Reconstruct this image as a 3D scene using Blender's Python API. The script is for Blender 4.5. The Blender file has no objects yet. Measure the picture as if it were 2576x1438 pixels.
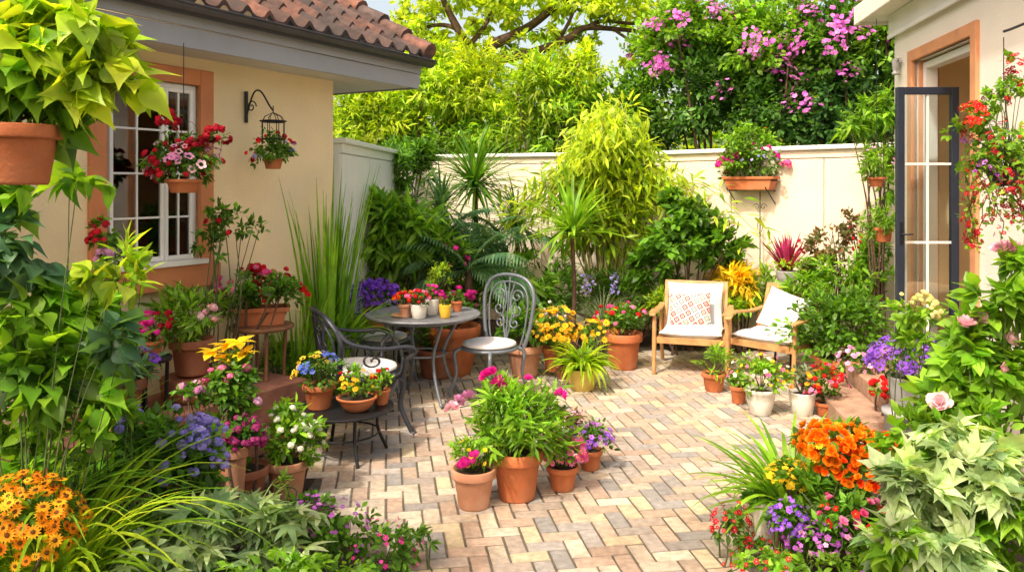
import bpy, math, random
import numpy as np
from mathutils import Vector, Matrix
rng=np.random.default_rng(11); random.seed(11)
F=2000.; HC=1.85
SC=bpy.context.scene
def gd(py): return HC*F/(py-470.)
def at(px,d,py=None,z=0.):
    if py is not None: z=HC-(py-470.)*d/F
    return Vector(((px-1288.)/F*d,d,z))
# ---------------------------------------------------------------- mesh builder
class MB:
    def __init__(s): s.V=[];s.L=[];s.T=[];s.C=[];s.M=[];s.S=[];s.n=0
    def add(s,V,Fc,C=(.5,.5,.5),m=0,sm=False):
        V=np.asarray(V,float).reshape(-1,3); C=np.asarray(C,float)
        if C.ndim==1: C=np.tile(C,(len(V),1))
        if isinstance(Fc,np.ndarray): groups=[Fc]
        else:
            g={}
            for f in Fc: g.setdefault(len(f),[]).append(f)
            groups=[np.array(x) for x in g.values()]
        for G in groups:
            s.L.append(G.ravel()+s.n); s.T.append(np.full(len(G),G.shape[1]))
            s.M.append(np.full(len(G),m)); s.S.append(np.full(len(G),sm))
        s.V.append(V); s.C.append(C); s.n+=len(V)
def build(mb,name,parent=None,mats=(),bevel=0,world=False,label=None,cat=None,kind=None,group=None):
    V=np.concatenate(mb.V); L=np.concatenate(mb.L).astype(np.int32); T=np.concatenate(mb.T)
    me=bpy.data.meshes.new(name)
    me.vertices.add(len(V)); me.vertices.foreach_set('co',V.astype(np.float32).ravel())
    me.loops.add(len(L)); me.loops.foreach_set('vertex_index',L)
    me.polygons.add(len(T)); st=np.concatenate([[0],np.cumsum(T)[:-1]]).astype(np.int32)
    me.polygons.foreach_set('loop_start',st)
    me.polygons.foreach_set('material_index',np.concatenate(mb.M).astype(np.int32))
    me.polygons.foreach_set('use_smooth',np.concatenate(mb.S).astype(bool))
    me.update(calc_edges=True)
    ca=me.color_attributes.new('Col','FLOAT_COLOR','POINT')
    C=np.concatenate(mb.C); ca.data.foreach_set('color',np.c_[C,np.ones(len(C))].astype(np.float32).ravel())
    for m in (mats if isinstance(mats,(list,tuple)) else [mats]): me.materials.append(m)
    o=bpy.data.objects.new(name,me); SC.collection.objects.link(o)
    if parent is not None: o.parent=parent
    if bevel:
        b=o.modifiers.new('bevel','BEVEL'); b.width=bevel; b.segments=2; b.limit_method='ANGLE'
    if label: o['label']=label
    if cat: o['category']=cat
    if kind: o['kind']=kind
    if group: o['group']=group
    return o
def thing(name,label,cat,loc,rz=0,group=None):
    e=bpy.data.objects.new(name,None); e.empty_display_size=.1
    e.location=loc; e.rotation_euler=(0,0,rz); SC.collection.objects.link(e)
    e['label']=label; e['category']=cat
    if group: e['group']=group
    e.matrix_world=Matrix.Translation(Vector(loc))@Matrix.Rotation(rz,4,'Z')
    return e
def box(mb,x0,x1,y0,y1,z0,z1,C=(.5,.5,.5),m=0,R=None,o=(0,0,0)):
    V=np.array([(x,y,z) for z in (z0,z1) for y in (y0,y1) for x in (x0,x1)],float)
    if R is not None: V=V@np.array(R).T
    V=V+np.array(o)
    mb.add(V,[(0,2,3,1),(4,5,7,6),(0,1,5,4),(2,6,7,3),(0,4,6,2),(1,3,7,5)],C,m)
def lathe(mb,prof,c=(0,0,0),seg=24,m=0,C=(.5,.5,.5),sm=True,wob=0,flute=0):
    a=np.linspace(0,2*np.pi,seg,endpoint=False); V=[]
    for r,z in prof:
        rr=r*(1+flute*np.cos(a*seg/2))
        V.append(np.c_[rr*np.cos(a),rr*np.sin(a),np.full(seg,z)])
    V=np.concatenate(V)+np.array(c); Fs=[]
    for i in range(len(prof)-1):
        for j in range(seg):
            k=(j+1)%seg; Fs.append((i*seg+j,i*seg+k,(i+1)*seg+k,(i+1)*seg+j))
    mb.add(V,np.array(Fs),C,m,sm)
def tube(mb,pts,r,seg=7,m=0,C=(.5,.5,.5),closed=False):
    P=np.array([tuple(p) for p in pts],float); n=len(P)
    rr=np.broadcast_to(np.asarray(r,float),(n,)) if np.ndim(r)==0 else np.interp(np.linspace(0,1,n),np.linspace(0,1,len(r)),r)
    T=np.gradient(P,axis=0); T/=np.linalg.norm(T,axis=1)[:,None]+1e-9
    up=np.array([0,0,1.]) if abs(T[0,2])<.9 else np.array([1.,0,0]); V=[]
    a=np.linspace(0,2*np.pi,seg,endpoint=False)
    for i in range(n):
        x=np.cross(T[i],up); x/=np.linalg.norm(x)+1e-9; y=np.cross(x,T[i]); up=y
        V.append(P[i]+rr[i]*(np.cos(a)[:,None]*x+np.sin(a)[:,None]*y))
    Fs=[]
    for i in range(n-1):
        for j in range(seg):
            k=(j+1)%seg; Fs.append((i*seg+j,(i)*seg+k,(i+1)*seg+k,(i+1)*seg+j))
    mb.add(np.concatenate(V),np.array(Fs),C,m,True)
    mb.add(V[0],[tuple(range(seg))],C,m); mb.add(V[-1],[tuple(range(seg))],C,m)
def smooth(pts,n=6):
    P=[np.array(tuple(p),float) for p in pts]; P=[2*P[0]-P[1]]+P+[2*P[-1]-P[-2]]; out=[]
    for i in range(1,len(P)-2):
        for t in np.linspace(0,1,n,endpoint=False):
            a,b,c,d=P[i-1:i+3]
            out.append(.5*((2*b)+(-a+c)*t+(2*a-5*b+4*c-d)*t*t+(-a+3*b-3*c+d)*t**3))
    out.append(P[-2]); return out
# ---------------------------------------------------------------- materials
def nm(name):
    m=bpy.data.materials.new(name); m.use_nodes=True; nt=m.node_tree
    return m,nt,nt.nodes,nt.links,nt.nodes['Principled BSDF']
def mat(name,col,rough=.6,metal=0,var=.2,scale=6,bump=.15,bscale=60,attr=False,col2=None,spec=.5,stain=None):
    m,nt,N,L,B=nm(name)
    tc=N.new('ShaderNodeTexCoord'); n1=N.new('ShaderNodeTexNoise'); n1.inputs['Scale'].default_value=scale; n1.inputs['Detail'].default_value=6
    L.new(tc.outputs['Object'],n1.inputs['Vector'])
    mr=N.new('ShaderNodeMapRange'); mr.inputs[1].default_value=.3; mr.inputs[2].default_value=.7; mr.inputs[3].default_value=1-var; mr.inputs[4].default_value=1+var
    L.new(n1.outputs['Fac'],mr.inputs[0])
    vm=N.new('ShaderNodeVectorMath'); vm.operation='SCALE'
    if attr:
        a=N.new('ShaderNodeAttribute'); a.attribute_name='Col'; L.new(a.outputs['Color'],vm.inputs[0])
    else: vm.inputs[0].default_value=col
    L.new(mr.outputs[0],vm.inputs['Scale']); out=vm.outputs[0]
    if stain:
        n3=N.new('ShaderNodeTexNoise'); n3.inputs['Scale'].default_value=stain[1]; n3.inputs['Detail'].default_value=8; L.new(tc.outputs['Object'],n3.inputs['Vector'])
        r3=N.new('ShaderNodeMapRange'); r3.inputs[1].default_value=.5; r3.inputs[2].default_value=.72; r3.inputs[4].default_value=stain[2]; L.new(n3.outputs['Fac'],r3.inputs[0])
        mx=N.new('ShaderNodeMix'); mx.data_type='RGBA'; L.new(r3.outputs[0],mx.inputs['Factor']); L.new(out,mx.inputs['A']); mx.inputs['B'].default_value=(*stain[0],1); out=mx.outputs['Result']
    L.new(out,B.inputs['Base Color'])
    B.inputs['Roughness'].default_value=rough; B.inputs['Metallic'].default_value=metal; B.inputs['Specular IOR Level'].default_value=spec
    if bump:
        n2=N.new('ShaderNodeTexNoise'); n2.inputs['Scale'].default_value=bscale; n2.inputs['Detail'].default_value=5; L.new(tc.outputs['Object'],n2.inputs['Vector'])
        bp=N.new('ShaderNodeBump'); bp.inputs['Strength'].default_value=bump; bp.inputs['Distance'].default_value=.01; L.new(n2.outputs['Fac'],bp.inputs['Height']); L.new(bp.outputs[0],B.inputs['Normal'])
    return m
def leafmat(name,trans,rough,spec):
    m,nt,N,L,B=nm(name)
    a=N.new('ShaderNodeAttribute'); a.attribute_name='Col'
    n1=N.new('ShaderNodeTexNoise'); n1.inputs['Scale'].default_value=9; tc=N.new('ShaderNodeTexCoord'); L.new(tc.outputs['Object'],n1.inputs['Vector'])
    mr=N.new('ShaderNodeMapRange'); mr.inputs[1].default_value=.3; mr.inputs[2].default_value=.7; mr.inputs[3].default_value=.7; mr.inputs[4].default_value=1.3; L.new(n1.outputs['Fac'],mr.inputs[0])
    vm=N.new('ShaderNodeVectorMath'); vm.operation='SCALE'; L.new(a.outputs['Color'],vm.inputs[0]); L.new(mr.outputs[0],vm.inputs['Scale'])
    L.new(vm.outputs[0],B.inputs['Base Color']); B.inputs['Roughness'].default_value=rough; B.inputs['Specular IOR Level'].default_value=spec
    t=N.new('ShaderNodeBsdfTranslucent'); v2=N.new('ShaderNodeVectorMath'); v2.operation='MULTIPLY'; L.new(vm.outputs[0],v2.inputs[0]); v2.inputs[1].default_value=(1.8,1.6,.6) if 'leaf' in name else (1.2,1.1,1.1)
    L.new(v2.outputs[0],t.inputs['Color'])
    mx=N.new('ShaderNodeMixShader'); mx.inputs[0].default_value=trans; L.new(B.outputs[0],mx.inputs[1]); L.new(t.outputs[0],mx.inputs[2])
    L.new(mx.outputs[0],N['Material Output'].inputs['Surface']); return m
MLEAF=leafmat('leaf_surface',.45,.42,.4); MPET=leafmat('petal_surface',.3,.6,.2)
TERRA=mat('terracotta',(.46,.135,.045),.75,0,.22,7,.25,60,stain=((.50,.26,.15),5,.4))
TERRA2=mat('pale_terracotta',(.50,.24,.14),.8,0,.2,7,.25,60,stain=((.55,.42,.33),6,.5))
TERRA3=mat('brown_terracotta',(.30,.10,.05),.75,0,.25,7,.25,60,stain=((.4,.24,.16),5,.5))
WHITEP=mat('white_glaze',(.74,.72,.66),.4,0,.06,5,.05,40,stain=((.5,.47,.4),8,.4))
GREYP=mat('grey_glaze',(.36,.37,.38),.55,0,.12,5,.1,40,stain=((.45,.44,.42),6,.5))
YELP=mat('ochre_glaze',(.62,.45,.12),.45,0,.12,5,.08,40)
YELB=mat('yellow_glaze',(.8,.5,.04),.3,0,.08,5,.03,40)
SOIL=mat('soil',(.035,.022,.014),.95,0,.4,30,.8,60)
IRON=mat('painted_iron',(.15,.175,.21),.42,.25,.15,20,.08,120)
IRON2=mat('dark_painted_iron',(.04,.045,.06),.38,.25,.15,20,.08,120)
BLACKI=mat('black_iron',(.02,.021,.024),.4,.4,.2,20,.1,120)
WOOD=mat('teak_wood',(.46,.25,.10),.5,0,.25,12,.08,90)
DWOOD=mat('dark_wood',(.24,.11,.05),.6,0,.3,12,.15,90)
CUSH=mat('cushion_fabric',(.68,.69,.70),.9,0,.05,4,.2,250)
CUSHG=mat('grey_fabric',(.46,.52,.58),.9,0,.05,4,.2,250)
RATT=mat('rattan',(.58,.40,.20),.7,0,.2,60,.5,160)
STUC=mat('ochre_stucco',(.80,.65,.40),.9,0,.07,2.2,.5,70,stain=((.72,.62,.46),1.2,.7))
STUC2=mat('cream_stucco',(.74,.66,.54),.9,0,.07,2.2,.45,60,stain=((.60,.54,.44),1.0,.6))
STUC3=mat('ivory_stucco',(.80,.76,.68),.9,0,.05,2.2,.4,60)
WPAINT=mat('white_paint',(.80,.80,.78),.5,0,.05,3,.05,60)
TRIM=mat('terracotta_trim',(.54,.20,.08),.7,0,.14,4,.15,60)
FASC=mat('fascia_paint',(.32,.33,.36),.55,0,.08,3,.06,60)
SOFF=mat('soffit_paint',(.58,.56,.55),.7,0,.06,3,.06,60)
GUTT=mat('gutter_metal',(.055,.053,.06),.4,.4,.15,5,.05,60)
TILE=mat('roof_tile',(.3,.12,.08),.85,0,.45,14,.3,50,attr=True,stain=((.03,.026,.025),4,.8))
NAVY=mat('navy_paint',(.02,.028,.05),.35,0,.15,6,.05,60)
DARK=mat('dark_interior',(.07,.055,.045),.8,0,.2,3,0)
ROOM=mat('interior_plaster',(.74,.56,.34),.9,0,.08,2,0)
BARK=mat('bark',(.10,.058,.038),.9,0,.4,14,1.0,30)
STEM=mat('green_stem',(.07,.10,.03),.7,0,.3,14,.2,30)
BRICKM=mat('paving_brick',(.4,.3,.2),.85,0,.22,24,.5,80,attr=True,stain=((.26,.235,.20),8,.5))
SAND=mat('joint_sand',(.11,.09,.065),.95,0,.3,20,.4,90,stain=((.06,.075,.025),2.5,.7))
GRASS=mat('lawn_soil',(.05,.07,.025),.95,0,.4,5,.5,40)
def glassmat():
    m,nt,N,L,B=nm('window_glass'); B.inputs['Base Color'].default_value=(.9,.95,.95,1); B.inputs['Roughness'].default_value=.02
    g=N.new('ShaderNodeBsdfGlossy'); g.inputs['Roughness'].default_value=.02; t=N.new('ShaderNodeBsdfTransparent'); t.inputs[0].default_value=(.85,.9,.9,1)
    fr=N.new('ShaderNodeFresnel'); fr.inputs[0].default_value=1.9
    nz=N.new('ShaderNodeTexNoise'); nz.inputs['Scale'].default_value=3; bp=N.new('ShaderNodeBump'); bp.inputs['Strength'].default_value=.03; L.new(nz.outputs['Fac'],bp.inputs['Height']); L.new(bp.outputs[0],g.inputs['Normal'])
    mx=N.new('ShaderNodeMixShader'); L.new(fr.outputs[0],mx.inputs[0]); L.new(t.outputs[0],mx.inputs[1]); L.new(g.outputs[0],mx.inputs[2]); L.new(mx.outputs[0],N['Material Output'].inputs['Surface']); return m
GLASS=glassmat()
def patternmat():
    m,nt,N,L,B=nm('printed_fabric'); tc=N.new('ShaderNodeTexCoord')
    rt=N.new('ShaderNodeMapping'); rt.inputs['Rotation'].default_value=(0,0,math.pi/4+.3); rt.inputs['Scale'].default_value=(15,15,15); L.new(tc.outputs['Object'],rt.inputs['Vector'])
    fl=N.new('ShaderNodeVectorMath'); fl.operation='FLOOR'; L.new(rt.outputs[0],fl.inputs[0])
    fr=N.new('ShaderNodeVectorMath'); fr.operation='FRACTION'; L.new(rt.outputs[0],fr.inputs[0])
    sb=N.new('ShaderNodeVectorMath'); sb.operation='SUBTRACT'; L.new(fr.outputs[0],sb.inputs[0]); sb.inputs[1].default_value=(.5,.5,.5)
    ab=N.new('ShaderNodeVectorMath'); ab.operation='ABSOLUTE'; L.new(sb.outputs[0],ab.inputs[0])
    sp=N.new('ShaderNodeSeparateXYZ'); L.new(ab.outputs[0],sp.inputs[0])
    mx=N.new('ShaderNodeMath'); mx.operation='MAXIMUM'; L.new(sp.outputs[0],mx.inputs[0]); L.new(sp.outputs[1],mx.inputs[1])
    cr0=N.new('ShaderNodeValToRGB'); cr0.color_ramp.interpolation='CONSTANT'; q=cr0.color_ramp.elements; q[0].color=(1,1,1,1); q[0].position=0; q[1].color=(0,0,0,1); q[1].position=.10
    for p,c in ((.19,1),(.37,0)):
        x=q.new(p); x.color=(c,c,c,1)
    L.new(mx.outputs[0],cr0.inputs[0])
    f2=N.new('ShaderNodeVectorMath'); f2.operation='MULTIPLY'; L.new(fl.outputs[0],f2.inputs[0]); f2.inputs[1].default_value=(1,1,0)
    wn=N.new('ShaderNodeTexWhiteNoise'); L.new(f2.outputs[0],wn.inputs['Vector'])
    cr=N.new('ShaderNodeValToRGB'); cr.color_ramp.interpolation='CONSTANT'; e=cr.color_ramp.elements; e[0].color=(.42,.05,.06,1); e[1].position=.4; e[1].color=(.14,.19,.25,1)
    for p,c in ((.62,(.46,.10,.10,1)),(.82,(.18,.24,.22,1))):
        x=e.new(p); x.color=c
    L.new(wn.outputs['Value'],cr.inputs[0])
    mm=N.new('ShaderNodeMix'); mm.data_type='RGBA'; L.new(cr0.outputs[0],mm.inputs['Factor']); mm.inputs['A'].default_value=(.66,.61,.54,1); L.new(cr.outputs[0],mm.inputs['B'])
    L.new(mm.outputs['Result'],B.inputs['Base Color']); B.inputs['Roughness'].default_value=.9; return m
PATT=patternmat()
# ---------------------------------------------------------------- plant templates
def leafT(w,prof,droop=.18,fold=.18):
    n=len(prof); t=np.linspace(0,1,n); V=[];Fs=[]
    for i in range(n):
        p=prof[i]*w/2; z=-droop*t[i]**2
        V+=[(-p,t[i],z+fold*p),(0,t[i],z),(p,t[i],z+fold*p)]
    for i in range(n-1):
        a=3*i; Fs+=[(a,a+1,a+4,a+3),(a+1,a+2,a+5,a+4)]
    return np.array(V),np.array(Fs),np.zeros(len(V))
def merge(Ts):
    V=[];Fs=[];K=[];o=0
    for v,f,k in Ts: V.append(v);Fs.append(f+o);K.append(k);o+=len(v)
    return np.concatenate(V),np.concatenate(Fs),np.concatenate(K)
def rz(T,a,s=1):
    c,si=math.cos(a),math.sin(a); R=np.array([[c,-si,0],[si,c,0],[0,0,1]]); return (T[0]*s)@R.T,T[1],T[2]
LT={'o':leafT(.5,[.15,1,.8,.03]),'l':leafT(.24,[.2,1,.75,.03],.3),'h':leafT(.66,[.1,.72,1,.86,.5,.2,.02],.35,.3),
    's':leafT(.6,[.2,1,.08],.1),'n':leafT(.12,[.3,1,.8,.05],.45)}
LT['p']=merge([rz(leafT(.3,[.2,1,.7,.03],.25),a,s) for a,s in ((0,1),(.75,.92),(-.75,.92),(1.55,.75),(-1.55,.75))])
LT['m']=merge([rz(leafT(.5,[.4,.9,1,.6,.25,.02],.25,.3),a,s) for a,s in ((0,1),(.8,.8),(-.8,.8),(1.6,.5),(-1.6,.5))])
def daisyT(k=9,w=.36,cr=.28,cup=.15):
    V=[];Fs=[];K=[]
    for i in range(k):
        a=2*math.pi*i/k; o=len(V); c,s=math.cos(a),math.sin(a)
        for (r,t,z) in ((.12,0,0),(.6,-w*.62,cup*.5),(1,0,cup),(.6,w*.62,cup*.5)):
            V.append((r*c-t*s,r*s+t*c,z)); K.append(0)
        Fs.append((o,o+1,o+2,o+3))
    o=len(V)
    for i in range(8):
        a=math.pi/4*i; V.append((cr*math.cos(a),cr*math.sin(a),.1)); K.append(1)
    for i in range(8):
        a=math.pi/4*i; V.append((cr*.5*math.cos(a),cr*.5*math.sin(a),.2)); K.append(1)
    for i in range(8): j=(i+1)%8; Fs.append((o+i,o+j,o+8+j,o+8+i))
    Fs.append((o+8,o+10,o+12,o+14))
    return np.array(V),np.array(Fs),np.array(K)
def pomT(n=26,ps=.42,flat=.75,seed=1):
    r=np.random.default_rng(seed); V=[];Fs=[];K=[]
    for i in range(n):
        z=1-1.25*(i+.5)/n; a=i*2.39996; q=math.sqrt(max(0,1-z*z)); d=np.array([q*math.cos(a),q*math.sin(a),z])
        u=np.cross(d,[.3,.2,1]); u/=np.linalg.norm(u); v=np.cross(d,u); t=r.random()*6.28; uu=math.cos(t)*u+math.sin(t)*v; vv=-math.sin(t)*u+math.cos(t)*v
        tilt=r.normal(0,.25,2); o=len(V); cc=d*.78*np.array([1,1,flat])
        for (x,y) in ((-1,0),(0,-.8),(1,0),(0,.8)):
            V.append(cc+ps*(x*uu+y*vv)+d*ps*(tilt[0]*x+tilt[1]*y)+d*.06); K.append(0)
        Fs.append((o,o+1,o+2,o+3))
    return np.array(V),np.array(Fs),np.array(K)
def petT():
    V=[(0,0,-.35)];K=[1];Fs=[]
    for i in range(20):
        a=2*math.pi*i/20; w=.88+.12*abs(math.cos(a*2.5)); V.append((.45*w*math.cos(a),.45*w*math.sin(a),-.02)); K.append(.25)
    for i in range(20):
        a=2*math.pi*i/20; w=.72+.28*abs(math.cos(a*2.5))**.6; V.append((w*math.cos(a),w*math.sin(a),.1+.07*math.sin(a*7))); K.append(0)
    for i in range(0,20): j=(i+1)%20; Fs.append((1+i,1+j,21+j,21+i))
    return np.array(V),np.array(Fs),np.array(K)
def peonyT(seed=5):
    r=np.random.default_rng(seed); V=[];Fs=[];K=[]
    for ring,(n,L,el,w,kk) in enumerate(((9,1.0,.2,.34,0),(8,.85,.55,.32,.0),(8,.68,.95,.28,.1),(7,.5,1.25,.24,.25))):
        for i in range(n):
            a=2*math.pi*(i+.5*ring)/n+r.normal()*.14; e=el+r.normal()*.16; o=len(V); L_=L*r.uniform(.85,1.1)
            h=np.array([math.cos(a),math.sin(a),0]); s=np.array([-math.sin(a),math.cos(a),0])
            for k,(t,ww) in enumerate(((0,.3),(.45,1),(.8,1),(1,.45))):
                ee=e+.35*t; q=h*math.cos(ee)*L_*t+np.array([0,0,1.])*math.sin(ee)*L_*t
                for sx in (-1,0,1):
                    V.append(q+s*sx*w*ww*L_+np.array([0,0,.10*abs(sx)*ww+r.normal()*.04])); K.append(kk)
            for k in range(3):
                b=o+3*k; Fs+=[(b,b+1,b+4,b+3),(b+1,b+2,b+5,b+4)]
    return np.array(V),np.array(Fs),np.array(K)
FT={'d':daisyT(),'D':daisyT(13,.22,.3,.05),'b':pomT(),'B':pomT(60,.24,.8,2),'t':petT(),'r':pomT(18,.55,.7,3),'f':daisyT(5,.7,.15,.1),'P':peonyT()}
FCEN={'d':(.5,.3,.02),'D':(.12,.05,.01),'t':(.3,.2,.3),'f':(.7,.5,.1)}
PAL={'g':((.05,.145,.013),(.16,.37,.03)),'lg':((.10,.26,.015),(.29,.53,.04)),'li':((.25,.42,.015),(.62,.74,.04)),'dk':((.028,.09,.025),(.09,.24,.05)),
     'bg':((.05,.145,.065),(.17,.34,.16)),'yg':((.17,.36,.015),(.50,.64,.04)),'ye':((.6,.48,.02),(.85,.68,.03)),'wg':((.15,.28,.11),(.52,.64,.38)),
     'gy':((.12,.19,.11),(.32,.40,.26)),'pu':((.16,.015,.08),(.5,.05,.2)),'rg':((.06,.14,.03),(.30,.14,.08)),
     'dg':((.034,.105,.018),(.11,.28,.035))}
FC={'red':((.50,.005,.01),(.80,.02,.02)),'drd':((.30,.004,.02),(.6,.015,.04)),'pink':((.80,.08,.30),(.88,.28,.52)),'mag':((.60,.01,.26),(.88,.05,.45)),'lpk':((.80,.36,.50),(.88,.64,.70)),
    'pur':((.16,.04,.52),(.34,.12,.75)),'lav':((.26,.22,.75),(.48,.42,.85)),'vio':((.32,.05,.48),(.6,.18,.66)),'org':((.85,.20,.005),(.92,.36,.01)),'ror':((.8,.07,.005),(.88,.20,.01)),
    'yel':((.82,.50,.01),(.9,.68,.03)),'wht':((.75,.75,.62),(.85,.85,.8)),'cre':((.66,.62,.2),(.8,.76,.38)),'blu':((.05,.10,.55),(.14,.25,.75)),'plum':((.28,.02,.12),(.5,.07,.26)),
    'ora':((.88,.30,.01),(.92,.5,.02)),'gol':((.85,.40,.01),(.92,.58,.02)),'bou':((.50,.06,.48),(.78,.26,.70)),'ppk':((.66,.24,.52),(.85,.5,.74))}
def lerp(p,n,bright=.18):
    a,b=np.array(p[0]),np.array(p[1]); t=rng.random((n,1))**1.2
    return (a+(b-a)*t)*rng.uniform(1-bright,1+bright,(n,1))
def nrmz(v): return v/(np.linalg.norm(v,axis=-1,keepdims=True)+1e-9)
def inst(mb,T,pos,d,nr,size,col,ccol=None,m=0):
    V,Fs,K=T; n=len(pos)
    d=nrmz(d); x=nrmz(np.cross(d,nr)); z=np.cross(x,d); size=np.broadcast_to(size,(n,))[:,None,None]
    P=pos[:,None,:]+size*(V[None,:,0:1]*x[:,None,:]+V[None,:,1:2]*d[:,None,:]+V[None,:,2:3]*z[:,None,:])
    C=np.repeat(col[:,None,:],len(V),1)
    if ccol is not None:
        k=K[None,:,None]; C=C*(1-k)+np.array(ccol)*k
    FF=Fs[None]+(np.arange(n)*len(V))[:,None,None]
    mb.add(P.reshape(-1,3),FF.reshape(-1,Fs.shape[1]),C.reshape(-1,3),m,True)
def blobpts(n,c,ax,clumps=None,cr=.36,zmin=-.7):
    c=np.array(tuple(c),float); ax=np.array(ax,float)
    clumps=clumps or max(8,int(n/28))
    D=nrmz(rng.normal(size=(clumps,3))); D[:,2]=np.where(D[:,2]<zmin,-D[:,2],D[:,2])
    cc=D*rng.uniform(.30,.95,(clumps,1))
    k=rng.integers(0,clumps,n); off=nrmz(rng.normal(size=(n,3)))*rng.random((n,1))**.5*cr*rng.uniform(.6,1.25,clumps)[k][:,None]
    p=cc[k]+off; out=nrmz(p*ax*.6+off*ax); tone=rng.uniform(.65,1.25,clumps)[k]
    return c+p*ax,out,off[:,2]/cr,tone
def leaves(mb,n,c,ax,T='o',size=.05,pal='g',droop=.1,clumps=None,cr=.36,flat=.8,zmin=-.7):
    p,out,h,tone=blobpts(n,c,ax,clumps,cr,zmin)
    d=out*.8+rng.normal(size=(n,3))*.55+np.array([0,0,.15-droop]); nr=np.array([0,0,1.])*flat+out*.5+rng.normal(size=(n,3))*.4
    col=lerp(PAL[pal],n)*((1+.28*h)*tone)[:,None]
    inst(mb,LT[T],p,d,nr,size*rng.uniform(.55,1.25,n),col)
def blooms(mb,n,c,ax,T='d',size=.03,col='red',zmin=0.,rad=(.82,1.12),groups=None,up=.5,gs=.22):
    c=np.array(tuple(c),float); ax=np.array(ax,float); D=nrmz(rng.normal(size=(n*4+20,3)))
    if groups:
        G=nrmz(rng.normal(size=(groups*3+4,3))); G=G[G[:,2]>zmin][:groups]
        if len(G)==0: G=np.array([[0,0,1.]])
        D=nrmz(G[rng.integers(0,len(G),n*4+20)]+rng.normal(size=(n*4+20,3))*gs)
    D=D[D[:,2]>zmin-.15][:n]; n=len(D)
    p=c+D*ax*rng.uniform(*rad,(n,1)); z=nrmz(D*.8+np.array([0,-.15,up])+rng.normal(size=(n,3))*.3)
    d=np.cross(z,rng.normal(size=(n,3)))
    inst(mb,FT[T],p,d,z,size*rng.uniform(.65,1.2,n),lerp(FC[col],n,.12),FCEN.get(T) if T!='P' else tuple(np.array(FC[col][0])*.8))
def blades(mb,n,base,L,w,e,bend,pal='g',K=7,r0=.03,zj=.0,az=(0,2*math.pi)):
    base=np.array(tuple(base),float); a=rng.uniform(*az,n); e0=rng.uniform(*e,n); bd=rng.uniform(*bend,n); Ls=rng.uniform(*L,n)
    h=np.c_[np.cos(a),np.sin(a),np.zeros(n)]; sd=np.c_[-np.sin(a),np.cos(a),np.zeros(n)]
    p=base+h*r0*rng.random((n,1)); p[:,2]+=rng.random(n)*zj; V=[]
    col=lerp(PAL[pal],n)
    for i in range(K+1):
        t=i/K; ww=w*(.55+.9*t-1.42*t*t)*1.3 if t<1 else .002; ww=max(ww,.0015)
        V+= [p-sd*ww/2+np.array([0,0,.2*ww]),p,p+sd*ww/2+np.array([0,0,.2*ww])]
        el=e0-bd*t; p=p+(Ls/K)[:,None]*(np.cos(el)[:,None]*h+np.array([0,0,1.])*np.sin(el)[:,None])
    V=np.stack(V,1); nv=3*(K+1); Fs=[]
    for i in range(K):
        b=3*i; Fs+=[(b,b+1,b+4,b+3),(b+1,b+2,b+5,b+4)]
    Fs=np.array(Fs); FF=(Fs[None]+(np.arange(n)*nv)[:,None,None]).reshape(-1,4)
    mb.add(V.reshape(-1,3),FF,np.repeat(col,nv,0),0,True)
def fronds(mb,n,base,L,e,bend,pal,lw=.2,K=16,T='n'):
    for i in range(n):
        a=rng.uniform(0,6.28); h=np.array([math.cos(a),math.sin(a),0]); sd=np.array([-math.sin(a),math.cos(a),0]); e0=rng.uniform(*e); bd=rng.uniform(*bend); Li=rng.uniform(*L)
        p=np.array(tuple(base),float); P=[];D=[]
        for k in range(K):
            el=e0-bd*k/K; t=h*math.cos(el)+np.array([0,0,math.sin(el)]); p=p+t*Li/K; P.append(p.copy()); D.append(t)
        P=np.array(P);D=np.array(D); tube(mb,P,[.006,.002],4,C=PAL[pal][1])
        s=lw*np.sin(np.linspace(.5,2.9,K))
        for sg in (-1,1):
            inst(mb,LT[T],P,D*.6+sg*sd*.8+np.array([0,0,.05]),np.tile(np.array([0,0,1.]),(K,1)),s,lerp(PAL[pal],K))
def stems(mb,c0,tips,r=.005,C=(.08,.1,.03)):
    for t in tips:
        m=(np.array(tuple(c0))+np.array(tuple(t)))/2+rng.normal(size=3)*.02
        tube(mb,smooth([c0,m,t],3),[r,r*.5],5,C=C)
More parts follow.
